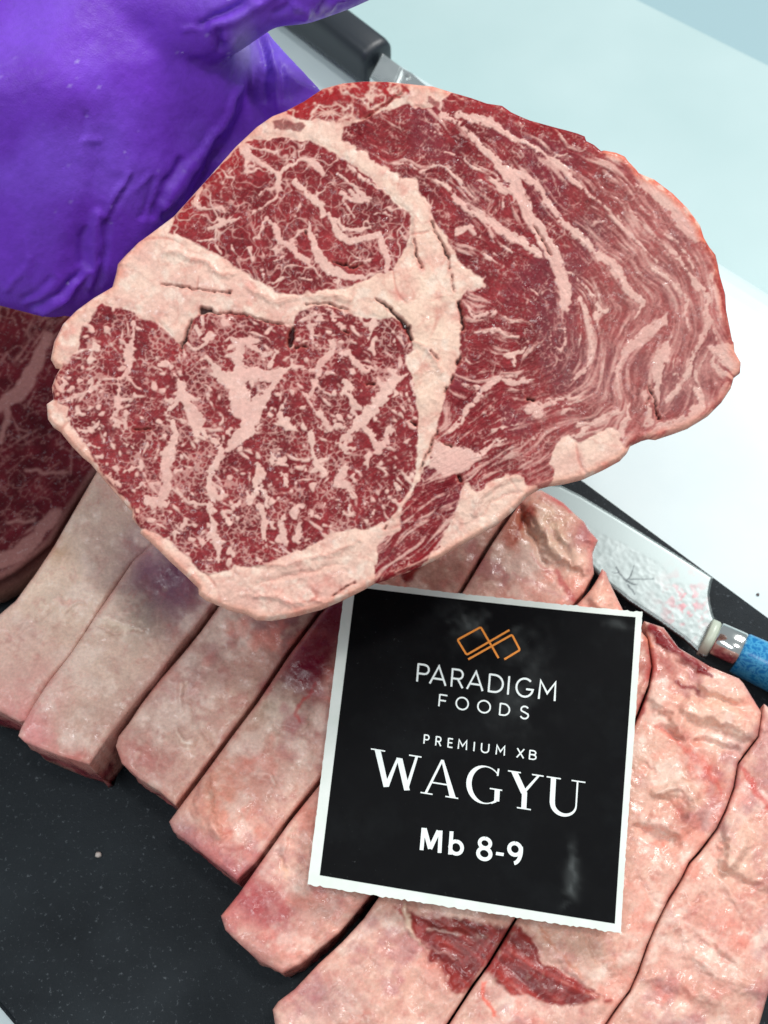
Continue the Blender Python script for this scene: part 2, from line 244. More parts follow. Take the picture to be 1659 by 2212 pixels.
def paint_steak(st=1.75):
    c=Canvas(80,150,1625,1360,st,11); h,w=c.h,c.w
    c.warp((40,5.),(13,3.2),(5,1.4))
    # flow of the fibres, from the seams' own directions
    c2=np.zeros((h,w)); s2=np.zeros((h,w)); wt=np.zeros((h,w))
    for cr,p in S1[:0]+S2+SR:
        q=T(cr,p)
        for i in range(len(q)-1):
            (x0,y0),(x1,y1)=q[i][:2],q[i+1][:2]; L=math.hypot(x1-x0,y1-y0); n=max(2,int(L/3)); a=2*math.atan2(y1-y0,x1-x0)
            for k in range(n):
                i_=int((x0+(x1-x0)*k/n-c.x0)/st); j_=int((y0+(y1-y0)*k/n-c.y0)/st)
                if 0<=i_<w and 0<=j_<h: c2[j_,i_]+=math.cos(a); s2[j_,i_]+=math.sin(a); wt[j_,i_]+=1
    A=np.zeros((h,w)); B=np.zeros((h,w))
    for r,k in ((5,1.),(14,.9),(40,.5),(90,.3)):
        W=blur(wt,r)+1e-6; A+=k*blur(c2,r)/W*np.minimum(1,W*60); B+=k*blur(s2,r)/W*np.minimum(1,W*60)
    ang=.5*np.arctan2(B,A)+.18*c.n(60,2)+.45*c.n(34,2)
    U=np.cos(ang).astype(np.float32); V=np.sin(ang).astype(np.float32)
    g=lambda s,sd:np.random.RandomState(sd).normal(0,1,(h,w)).astype(np.float32) if s<1.5 else vnoise(h,w,s,s,np.random.RandomState(sd)).astype(np.float32)
    Lf=lic(g(1,1),U,V,9,h,w); Lf/=Lf.std()
    Lm=lic(g(2.6,2),U,V,14,h,w); Lm/=Lm.std()
    Lc=lic(g(6,3),U,V,22,h,w); Lc/=Lc.std()
    # masks
    m1=c.poly(LEAN_1); m2=c.poly(LEAN_2); m3=c.poly(LEAN_3); m4=np.maximum(c.poly(LEAN_4),c.poly(LEAN_5)); mr=c.poly(LEAN_R)
    F1=np.full((h,w),-60.); F2=F1.copy(); FR=F1.copy()
    for cr,p in S1: c.seam(F1,T(cr,p),26,True,.80)
    for cr,p in S2: c.seam(F2,T(cr,p),26,True,.72)
    for cr,p in SR: c.seam(FR,T(cr,p),26,True,.74)
    for p in FATP: FR=np.maximum(FR,c.poly(p))
    for p in LEANP: F1=np.minimum(F1,-c.poly(p))
    out=c.poly(OUTLINE,60,False)
    # marbling fields
    rg=np.random.RandomState
    wx=c.X+7*c.n(22,3)+3*c.n(8,2); wy=c.Y+7*c.n(22,3)+3*c.n(8,2)
    def web(sc,seed,rot=0,asp=1.):
        cx,sx=math.cos(rot),math.sin(rot)
        a,b,i=worley((wx*cx+wy*sx)*asp,wy*cx-wx*sx,sc,rg(seed)); return (b-a)*sc,i
    w1,i1=web(24,5); w2,i2=web(12,6,.4,1.3); w3,i3=web(8,8,-.5,.7)
    rag=c.n(9,3); rag2=c.n(5,2); big=c.n(70,3); mid=c.n(24,3); fine=c.n(4.5,2)
    ag=.5+1.5*c.n(110,2)+.5*c.n(30,2); U1=np.cos(ag).astype(np.float32); V1=np.sin(ag).astype(np.float32)
    Lr=lic(g(3.2,21),U1,V1,6,h,w); Lr/=Lr.std(); Ls=lic(g(2.0,22),V1,-U1,5,h,w); Ls/=Ls.std()
    th1=.1+3.4*mid+1.2*rag; th2=-.1+2.2*big+2.2*c.n(18,3)+1.2*rag
    dv=.22+.8*big+1.1*mid                                   # how marbled each patch is
    hole=sstep(.28,.5,c.n(13,3)); j1=F1*1.0-.4-4.5*hole+2.4*rag+2.6*rag2+1.4*mid+.55*Lr+.5*Ls
    thick=sstep(-1.0,.8,np.maximum.reduce([j1,(c.n(15,2)-.50-.15*big)*9,(Lr*1.25-2.35+dv+.5*np.exp(np.minimum(F1,0)/12))]))
    cx1=c.X*.93+c.Y*.36+2.5*rag; cy1=(c.Y*.93-c.X*.36)*1.25+2.5*rag2*1.5+2*rag
    p1,p2,pi=worley(cx1,cy1,15,rg(51),1.); q1,q2,qi=worley(cx1*1.1,cy1*.9,10,rg(52),1.)
    vary=1.6*c.n(20,3)+1.2*big
    wa=(p2-p1)*15; wb=(q2-q1)*10
    thin=np.maximum(.72*sstep(1.6,.1,wa-(.25+2.6*vary)),.42*sstep(1.2,.0,wb-(-1.5+2.0*vary+1.3*rag)))
    thin=np.maximum(thin,.6*sstep(-.8,.9,Ls*.9-2.5+.7*dv+.8*rag))
    f1=np.maximum(thick*.98,thin*.85)
    rid=lambda sc,k,g=.55:(k-np.abs(c.n(sc,4,g))*sc*.9)
    def vein(sc,k,oc=3,g_=.45): return k-np.abs(c.n(sc,oc,g_))*sc*1.0
    j2=F2*.95+2.0*rag+1.6*rag2+.4*Ls
    f2=np.maximum.reduce([j2,vein(46,.9)+1.6*mid+.6*rag,vein(30,.5)+1.4*rag+1.6*mid-.3,vein(20,.25,2)+2.*c.n(28,2)-.2,.1+1.3*rag+2.0*mid-w2-.9,(Lr*.9-2.7+.9*mid+.7*np.exp(np.minimum(F2,0)/9))])
    f2=np.maximum(sstep(-1.0,.9,np.maximum(j2,vein(46,.9)+1.6*mid+.6*rag))*.95,sstep(-1.2,1.1,f2)*.74)
    out_t=sstep(1150,1480,c.X+.25*(c.Y-500))            # outer part is fattier and softer
    low=sstep(860,980,c.Y)*sstep(1180,950,c.X)
    core=np.clip(np.exp(-((c.X-1110)**2/110**2+(c.Y-560)**2/120**2))+np.exp(-((c.X-1150)**2/110**2+(c.Y-740)**2/90**2))+np.exp(-((c.X-920)**2/140**2+(c.Y-290)**2/60**2))+.8*np.exp(-((c.X-1080)**2/130**2+(c.Y-300)**2/50**2)),0,1)
    jR=FR*.9-.6-4.5*sstep(.22,.45,c.n(11,3)+.10*Lm)*(1-sstep(9,13,FR))+2.6*rag+1.2*rag2+.9*Lm
    st_=Lc*.8+Lm*.9+Lf*.35
    dens=-2.3+1.35*out_t+1.6*big+1.1*low-.85*core
    fr=np.maximum.reduce([jR,(st_*1.1+dens+1.2*np.exp(np.minimum(FR,0)/9)),vein(44,.5)+.7*Lm-.2+1.2*mid,(.1+1.5*rag+1.6*mid-w2+.5*Lm-.6),vein(26,.1)+1.2*rag+1.0*mid-.4])
    soft=1.1+1.1*out_t
    fr=np.maximum(sstep(-soft,soft*1.1,fr)*.78,sstep(-1.2,1.2,jR)*.97)
    fr=fr*(1-.22*out_t)+.22*out_t*.6
    f3=sstep(-.3,.9,np.maximum((1-np.abs(c.n(34,4))*6)-.1,.35*Lm+c.n(12,3)*1.6-.75))*.9
    star=np.full((h,w),-60.)
    for a in range(14):
        t=a*math.tau/14; r=34+14*math.sin(a*2.3)
        c.seam(star,[(710,247,5),(710+r*math.cos(t)*1.2,247+r*math.sin(t)*.6,.5)])
    f3=np.maximum(f3,sstep(-.6,1,star/1.5)*.85)
    # combine: 1 = fat
    E=lambda m,k=2.2:sstep(-k,k,m)
    fat=np.ones((h,w))
    for m,f in ((mr,fr),(m1,f1),(m2,f2),(m3,f3),(m4,np.maximum(f2,.25)*.8)):
        e=E(m+(4.*rag+2.5*mid*sstep(900,1000,c.Y) if m is mr else 1.8*rag)); fat=fat*(1-e)+f*e
    lean=1-fat
    L1=E(m1); L2=E(m2); L3=E(m3); LR=E(mr)*(1-L1)*(1-L2)
    # colour
    dk=lin([108,24,32]); md=lin([156,52,56]); lt=lin([186,84,82]); gr=lin([118,46,58])
    tone=np.clip(.5+.55*c.n(45,3)+.22*Lf*.5+.25*fine,0,1)
    col=mix(dk[None,None],md[None,None],tone)
    col=mix(col,lt,np.clip(.16*out_t+.25*L3,0,1)*LR+.1*L3)
    gz=sstep(.05,.5,c.n(90,2)+.35*np.exp(-((c.X-1180)**2+(c.Y-480)**2)/110**2)+.3*np.exp(-((c.X-1230)**2+(c.Y-800)**2)/90**2))*LR
    col=mix(col,gr,.55*gz)
    col=mix(col,lin([176,40,44]),np.clip(sstep(60,12,out)*.55*(L2+L3+LR*.6)+.25*L3,0,1))
    fc=mix(lin([240,190,174])[None,None],lin([249,214,194])[None,None],np.clip(.5+.8*c.n(60,3),0,1))
    inm=np.clip(L1+L2+LR,0,1)
    cen=np.exp(-((c.X-1060)**2/150**2+(c.Y-850)**2/320**2))*0+np.exp(-((c.X-880)**2/190**2+(c.Y-720)**2/260**2))
    fc=mix(fc,lin([250,216,190]),.45*cen*(1-inm)); fc=mix(fc,lin([234,180,172]),.5*inm)
    fc=mix(fc,lin([222,140,128]),np.clip(sstep(.15,.7,c.n(38,4))*.55*(1-inm*.7),0,1))
    K_=sstep(-.0,.5,c.n(55,3))*(1-inm); fc=mix(fc,lin([226,160,148]),.35*K_)
    edge=sstep(26,4,out)
    hot=np.clip(np.exp(-((c.X-1440)**2/190**2+(c.Y-480)**2/230**2))*2,0,1)
    fc=mix(fc,lin([246,138,100]),edge*(.35+.6*hot)); fc=mix(fc,lin([226,92,82]),edge*sstep(.0,.5,c.n(40,3)+.45*hot-.05)*.6*sstep(560,1000,c.X+.0*c.Y)*sstep(1100,950,c.Y))
    # thin membranes: pink lines in the fat
    mem=sstep(.95,1,1-np.abs(c.n(150,2,.4)))*(1-inm)*sstep(-.1,.4,c.n(60,2))
    fc=mix(fc,lin([205,120,108]),.55*mem)
    fc=fc*(1+.09*c.n(14,3)+.04*c.n(4,2)*(1-inm))[...,None]; fc=mix(fc,lin([254,230,212]),np.clip(sstep(.1,.5,c.n(26,4))*.6*(1-inm),0,1)); fc=mix(fc,lin([214,138,124]),np.clip(1-np.abs(c.n(60,4,.55))*13,0,1)*.35*(1-inm)); col=col*(1+.16*c.n(7,2)+.10*Lf*.5)[...,None]
    col=mix(col,fc,np.clip(fat*1.0,0,1))
    # a pink halo where fat meets lean inside muscle, small specks
    col=mix(col,lin([190,90,90]),np.clip(1-np.abs(fat-.5)*3.2,0,1)*.35)
    spk=(np.random.RandomState(9).rand(h,w)>.994)*(c.n(25,2)>.0)
    col=mix(col,lin([230,180,168]),blur(spk*1.,1)[...]*2.2*.8*lean+spk*.3)
    K=np.full((h,w),-60.)
    for cr,p in CRACK: c.seam(K,T(cr,p),8,True,1.1)
    K+=1.3*rag2; kk=sstep(-1.4,1.1,K); col=mix(col,lin([46,4,8]),kk*.96)
    kh=sstep(-7,-1,K)*(1-kk); col=mix(col,lin([206,112,100]),kh*.4)
    # relief in D px
    H=1.3*fat*inm+.3*fine+1.4*c.n(30,3)+3*c.n(130,2)+.35*Lf*LR+ (1-inm)*(2.2*c.n(45,3)+.4*c.n(7,2))+1.2*(1-sstep(-3,6,-np.abs(m1)))*0
    H+=2.6*sstep(3,-8,np.maximum.reduce([m1,m2,mr]))*(1-np.exp(-np.maximum(0,-np.maximum.reduce([m1,m2,mr]))/8))
    H-=9*sstep(-3,2,K)
    H-=1.8*mem
    H+=(1-inm)*(1.3*(1-np.clip(np.abs(c.n(48,3,.5))*9,0,1))*sstep(-.2,.3,c.n(60,2)))
    FOLD=[('H',[(0,1440,10),(200,1460,12),(350,1400,12),(500,1370,10),(680,1290,10)],2.5),('H',[(0,1560,10),(150,1540,12),(330,1500,10),(520,1440,8)],-2.5),('H',[(0,1650,10),(160,1650,14),(240,1700,12),(420,1680,8)],3.2),
     ('F',[(0,1280,20),(90,1270,20),(200,1310,20),(350,1360,20),(470,1450,16),(560,1450,10)],3.),('F',[(700,1240+320,20),(900,1660,25),(1050,1640,25),(1200,1600,25),(1500,1640,25)],2.5),('E',[(180,340,20),(280,380,25),(350,470,25),(400,560,20)],2.5),
     ('E',[(230,1500,12),(160,1620,14),(0,1730,14)],2.),('E',[(640,1700,20),(650,1600,25),(780,1480,25),(930,1400,22),(1010,1400,18)],3.5),('E',[(700,1720,16),(780,1600,18),(900,1540,18),(1000,1520,18)],-2.),('C',[(170,1010,20),(180,1150,20),(170,1300,16)],2.5)]
    for cr,p,a in FOLD:
        q=np.full((h,w),-60.); c.seam(q,T(cr,p),40,True); H+=1.5*a*sstep(-9,3,q); col=mix(col,lin([206,128,112]),np.clip(1-np.abs(q-1)/2.2,0,1)*.4*(1-inm))
    return c,np.clip(col,0,1),H,fat,out
#== END ==
# ---------------- photo coordinates -> world ----------------
ct,stl=math.cos(TILT),math.sin(TILT); FW=np.array([0,stl,-ct]); UPV=np.array([0,ct,stl]); TH=math.tan(FOV/2); CP=np.array([0,0,CAMZ])
def ray(px,py):
    px=np.asarray(px,float); py=np.asarray(py,float)
    u=(px-829.5)/1106*TH; v=(1106-py)/1106*TH
    return FW+u[...,None]*np.array([1,0,0])+v[...,None]*UPV
def PZ(px,py,z):
    d=ray(px,py); t=(np.asarray(z)-CAMZ)/d[...,2]; return CP+d*t[...,None]
def PT(px,py,t): return CP+ray(px,py)*np.asarray(t,float)[...,None] if np.ndim(t) else CP+ray(px,py)*t
def plane3(a,b,c):
    n=np.cross(b-a,c-a); n/=np.linalg.norm(n)
    if n[2]<0: n=-n
    return a,n
def PP(px,py,pl,off=0):
    a,n=pl; d=ray(px,py); t=((a-CP)@n)/(d@n); return CP+d*t[...,None]+n*off
# ---------------- small helpers ----------------
def link(name,me,parent=None,mat=None,smooth=True):
    o=bpy.data.objects.new(name,me); sc.collection.objects.link(o)
    if parent is not None: o.parent=parent
    if mat is not None and not me.materials: me.materials.append(mat)
    if smooth: me.polygons.foreach_set('use_smooth',[True]*len(me.polygons))
    return o
def mesh(name,v,f,parent=None,mat=None,smooth=True):
    me=bpy.data.meshes.new(name); me.from_pydata([tuple(map(float,p)) for p in v],[],f); me.update(); return link(name,me,parent,mat,smooth)
def tag(o,label,cat,group=None):
    o['label']=label; o['category']=cat
    if group: o['group']=group
    return o
def empty(name,loc):
    o=bpy.data.objects.new(name,None); sc.collection.objects.link(o); o.location=loc; o.empty_display_size=.02; return o
def keep(child,root):
    child.parent=root; child.matrix_parent_inverse=Matrix.Translation(-root.location)
def mat(name,base=(.5,.5,.5),rough=.5,metal=0,build=None,**kw):
    m=bpy.data.materials.new(name); m.use_nodes=True; nt=m.node_tree; b=nt.nodes['Principled BSDF']
    b.inputs['Base Color'].default_value=(*base,1); b.inputs['Roughness'].default_value=rough; b.inputs['Metallic'].default_value=metal
    for k,v in kw.items(): b.inputs[k].default_value=v
    if build: build(nt,b)
    return m
def N(nt,t,**kw):
    n=nt.nodes.new(t)
    for k,v in kw.items():
        if k in n.inputs.keys(): n.inputs[k].default_value=v
        else: setattr(n,k,v)
    return n
def noise(nt,scale,detail=4,rough=.6,vec=None):
    n=N(nt,'ShaderNodeTexNoise'); n.inputs['Scale'].default_value=scale; n.inputs['Detail'].default_value=detail; n.inputs['Roughness'].default_value=rough
    if vec is None:
        tc=N(nt,'ShaderNodeTexCoord'); vec=tc.outputs['Object']
    nt.links.new(vec,n.inputs['Vector']); return n
def ramp(nt,src,a,b,ca=(0,0,0,1),cb=(1,1,1,1)):
    r=N(nt,'ShaderNodeValToRGB'); e=r.color_ramp.elements; e[0].position=a; e[1].position=b; e[0].color=ca; e[1].color=cb
    nt.links.new(src,r.inputs[0]); return r
def bump(nt,b,src,strength,dist,prev=None):
    n=N(nt,'ShaderNodeBump'); n.inputs['Strength'].default_value=strength; n.inputs['Distance'].default_value=dist
    nt.links.new(src,n.inputs['Height'])
    if prev is not None: nt.links.new(prev.outputs[0],n.inputs['Normal'])
    nt.links.new(n.outputs[0],b.inputs['Normal']); return n
def meat_mat(name,gain,rl,rh,bs,sss=0.,tint=(1,1,1),spec=.3):
    def B(nt,b):
        a=N(nt,'ShaderNodeVertexColor',layer_name='col')
        n=noise(nt,900,3,.6); r=ramp(nt,n.outputs[0],.3,.72,tuple([gain*.88*t for t in tint])+(1,),tuple([gain*1.1*t for t in tint])+(1,))
        m=N(nt,'ShaderNodeMix',data_type='RGBA',blend_type='MULTIPLY'); m.inputs[0].default_value=1
        nt.links.new(a.outputs[0],m.inputs[6]); nt.links.new(r.outputs[0],m.inputs[7]); nt.links.new(m.outputs[2],b.inputs['Base Color'])
        g=noise(nt,260,5,.65); rr=ramp(nt,g.outputs[0],.35,.62,(rl,)*3+(1,),(rh,)*3+(1,)); nt.links.new(rr.outputs[0],b.inputs['Roughness'])
        g2=noise(nt,1500,3,.6); p=bump(nt,b,g2.outputs[0],bs,.0002); g3=noise(nt,300,3,.55); bump(nt,b,g3.outputs[0],bs*1.3,.0009,p)
        sp=noise(nt,420,4,.75); sr=ramp(nt,sp.outputs[0],.56,.66,(spec,)*3+(1,),(.85,)*3+(1,)); nt.links.new(sr.outputs[0],b.inputs['Specular IOR Level']); b.inputs['Subsurface Weight'].default_value=sss; b.inputs['Subsurface Radius'].default_value=(1,.35,.25); b.inputs['Subsurface Scale'].default_value=.0025
    return mat(name,build=B)
def patch(name,poly,st,posf,colf,skirt,m,rows=6,pad=8):
    """sheet over a polygon traced in the photo frame: posf(X,Y,d)->points, skirt(P,nx,ny,k)->points of the side, closed below"""
    poly=[p[:2] for p in poly]; xs=[p[0] for p in poly]; ys=[p[1] for p in poly]
    x0,y0=min(xs)-st*1.5,min(ys)-st*1.5; w_=int((max(xs)-x0)/st)+3; h_=int((max(ys)-y0)/st)+3
    X,Y=np.meshgrid(x0+np.arange(w_)*st,y0+np.arange(h_)*st)
    ins=inside(X,Y,poly); d,bx,by=near(X,Y,poly,True)
    # nudge near-boundary vertices onto the outline
    ki=ins[:-1,:-1]|ins[1:,:-1]|ins[:-1,1:]|ins[1:,1:]
    snap=(~ins); X=np.where(snap,bx,X); Y=np.where(snap,by,Y); d=np.where(snap,0,d)
    idx=-np.ones(X.shape,int); use=np.zeros(X.shape,bool)
    use[:-1,:-1]|=ki; use[1:,:-1]|=ki; use[:-1,1:]|=ki; use[1:,1:]|=ki
    idx[use]=np.arange(use.sum()); nv=int(use.sum())
    Pt=posf(X[use],Y[use],d[use]); C=colf(X[use],Y[use],d[use])
    q=np.stack([idx[1:,:-1][ki],idx[1:,1:][ki],idx[:-1,1:][ki],idx[:-1,:-1][ki]],1)
    # boundary loop edges
    e=np.concatenate([q[:,[0,1]],q[:,[1,2]],q[:,[2,3]],q[:,[3,0]]]); key=e[:,0].astype(np.int64)*nv+e[:,1]; rev=e[:,1].astype(np.int64)*nv+e[:,0]
    be=e[~np.isin(key,rev)]
    bv=np.unique(be); mp=-np.ones(nv,int); mp[bv]=np.arange(len(bv))
    # outward direction (world) from the outline neighbours
    tan=np.zeros((nv,3)); np.add.at(tan,be[:,0],Pt[be[:,1]]-Pt[be[:,0]]); np.add.at(tan,be[:,1],Pt[be[:,1]]-Pt[be[:,0]])
    T_=tan[bv]; T_/=np.linalg.norm(T_,axis=1)[:,None]+1e-9
    V=[Pt]; CC=[C]; F=[q]; nb=len(bv); prev=bv.copy()
    UX=X[use][bv]; UY=Y[use][bv]
    for k in range(1,rows+1):
        P_,c_=skirt(Pt[bv],T_,k/rows,UX,UY,C[bv]); cur=nv+(k-1)*nb+np.arange(nb)
        F.append(np.stack([prev[mp[be[:,1]]],prev[mp[be[:,0]]],cur[mp[be[:,0]]],cur[mp[be[:,1]]]],1)); V.append(P_); CC.append(c_); prev=cur
    V=np.concatenate(V); CC=np.concatenate(CC); cen=V[prev].mean(0); V=np.vstack([V,cen]); CC=np.vstack([CC,CC[-1:]])
    F=np.concatenate(F); last=len(V)-1
    tri=np.stack([prev[mp[be[:,1]]],prev[mp[be[:,0]]],np.full(len(be),last)],1)
    me=bpy.data.meshes.new(name); nq,ntr=len(F),len(tri)
    me.vertices.add(len(V)); me.vertices.foreach_set('co',V.astype(np.float32).ravel())
    me.loops.add(nq*4+ntr*3); me.loops.foreach_set('vertex_index',np.concatenate([F.ravel(),tri.ravel()]).astype(np.int32))
    me.polygons.add(nq+ntr); me.polygons.foreach_set('loop_start',np.concatenate([np.arange(nq)*4,nq*4+np.arange(ntr)*3]).astype(np.int32))
    me.update(calc_edges=True); me.validate()
    ca=me.color_attributes.new('col','FLOAT_COLOR','POINT')
    if len(me.vertices)==len(CC): ca.data.foreach_set('color',np.hstack([CC,np.ones((len(CC),1))]).astype(np.float32).ravel())
    return link(name,me,None,m)
# ---------------- setting: white counter and what lies beyond it ----------------
def white(nt,b):
    n=noise(nt,14,4,.6); r=ramp(nt,n.outputs[0],.3,.7,(.60,.71,.73,1),(.67,.77,.78,1)); nt.links.new(r.outputs[0],b.inputs['Base Color'])
    g=noise(nt,1800,2,.5); bump(nt,b,g.outputs[0],.12,.0002)
M_white=mat('white_plastic',rough=.42,build=white)
def teal(nt,b):
    n=noise(nt,9,3,.5); r=ramp(nt,n.outputs[0],.35,.7,(.41,.555,.56,1),(.46,.60,.605,1)); nt.links.new(r.outputs[0],b.inputs['Base Color'])
    g=noise(nt,1200,2,.5); bump(nt,b,g.outputs[0],.15,.0002)
M_teal=mat('pale_teal_plastic',rough=.5,build=teal)
def prism(name,a,b,back,z0,z1,m,rad=.006,seg=6):
    """long slab with edge a-b (world xy at z1), reaching `back` metres to the lower left, rounded far edge"""
    a=np.array(a[:2]); b=np.array(b[:2]); u=(b-a)/np.linalg.norm(b-a); n=np.array([u[1],-u[0]])
    if n[1]>0: n=-n
    A=a-u*1.2; B=b+u*1.2; prof=[(back,z0),(back,z1),(rad,z1)]
    for k in range(1,seg+1):
        t=k/seg*math.pi/2; prof.append((rad-rad*math.sin(t),z1-rad+rad*math.cos(t)))
    prof.append((0,z0)); V=[];F=[]
    for Q in (A,B):
        for s,z in prof: V.append((*(Q+n*s),z))
    k=len(prof)
    for i in range(k): F.append((i,(i+1)%k,k+(i+1)%k,k+i))
    F.append(tuple(range(k-1,-1,-1))); F.append(tuple(range(k,2*k)))
    o=mesh(name,V,F,None,m,False); return o
ZC=-.012
a=PZ(766,23,ZC); b=PZ(1519,483,ZC)
counter=prism('counter',a,b,1.6,-.085,ZC,M_white,.03); counter['kind']='structure'
a=PZ(1406,7,-.085); b=PZ(1659,133,-.085)
low=prism('counter_shelf',a,b,1.6,-.12,-.0855,M_teal,.004); low['kind']='structure'
fl=mesh('floor',[(-3,-3,-.13),(3,-3,-.13),(3,3,-.13),(-3,3,-.13)],[(0,1,2,3)],None,mat('dull_teal',(.31,.46,.50),.6),False); fl['kind']='structure'
# ---------------- black cutting board ----------------
def blk(nt,b):
    n=noise(nt,22,5,.6); r=ramp(nt,n.outputs[0],.3,.72,(.008,.011,.014,1),(.020,.026,.031,1))
    s=noise(nt,520,3,.8); rs=ramp(nt,s.outputs[0],.60,.78); mx=N(nt,'ShaderNodeMix',data_type='RGBA'); mx.inputs[7].default_value=(.13,.15,.165,1); b.inputs['Specular IOR Level'].default_value=.12
    nt.links.new(rs.outputs[0],mx.inputs[0]); nt.links.new(r.outputs[0],mx.inputs[6]); nt.links.new(mx.outputs[2],b.inputs['Base Color'])
    g=noise(nt,1500,3,.7); p=bump(nt,b,g.outputs[0],.55,.0004); g2=noise(nt,120,2,.5); bump(nt,b,g2.outputs[0],.15,.0006,p)
M_black=mat('black_rubber',rough=.48,build=blk)
p0=PZ(1261,1037,0)[:2]; p1=PZ(1659,1330,0)[:2]; u=(p1-p0)/np.linalg.norm(p1-p0); nn=np.array([u[1],-u[0]]); nn=-nn if nn[1]>0 else nn
q=PZ(14,2195,0)[:2]; wid=float((q-p0)@nn); c0=p0-u*.30; c1=p0+u*.34
def rounded(pts,r,n=6):
    out=[]
    for i in range(len(pts)):
        a,b,c=map(np.array,(pts[i-1],pts[i],pts[(i+1)%len(pts)])); e=(a-b)/np.linalg.norm(a-b); f=(c-b)/np.linalg.norm(c-b)
        s=b+e*r; t=b+f*r
        for k in range(n+1):
            x=k/n; out.append(tuple((1-x)**2*s+2*x*(1-x)*b+x*x*t))
    return out
def slabmesh(name,pts,z0,z1,m,bev=.0015,parent=None):
    bm=bmesh.new(); vs=[bm.verts.new((p[0],p[1],z0)) for p in pts]; f=bm.faces.new(vs)
    r=bmesh.ops.extrude_face_region(bm,geom=[f]); 
    for v in r['geom']:
        if isinstance(v,bmesh.types.BMVert): v.co.z=z1
    bmesh.ops.recalc_face_normals(bm,faces=bm.faces)
    ed=[e for e in bm.edges if abs(e.verts[0].co.z-z1)<1e-7 and abs(e.verts[1].co.z-z1)<1e-7]
    bmesh.ops.bevel(bm,geom=ed,offset=bev,segments=3,affect='EDGES')
    me=bpy.data.meshes.new(name); bm.to_mesh(me); bm.free(); return link(name,me,parent,m,False)
board=slabmesh('cutting_board',rounded([tuple(c0),tuple(c1),tuple(c1+nn*wid),tuple(c0+nn*wid)],.012),-.0116,0,M_black)
tag(board,'black speckled cutting board lying under the sliced raw beef','cutting board')
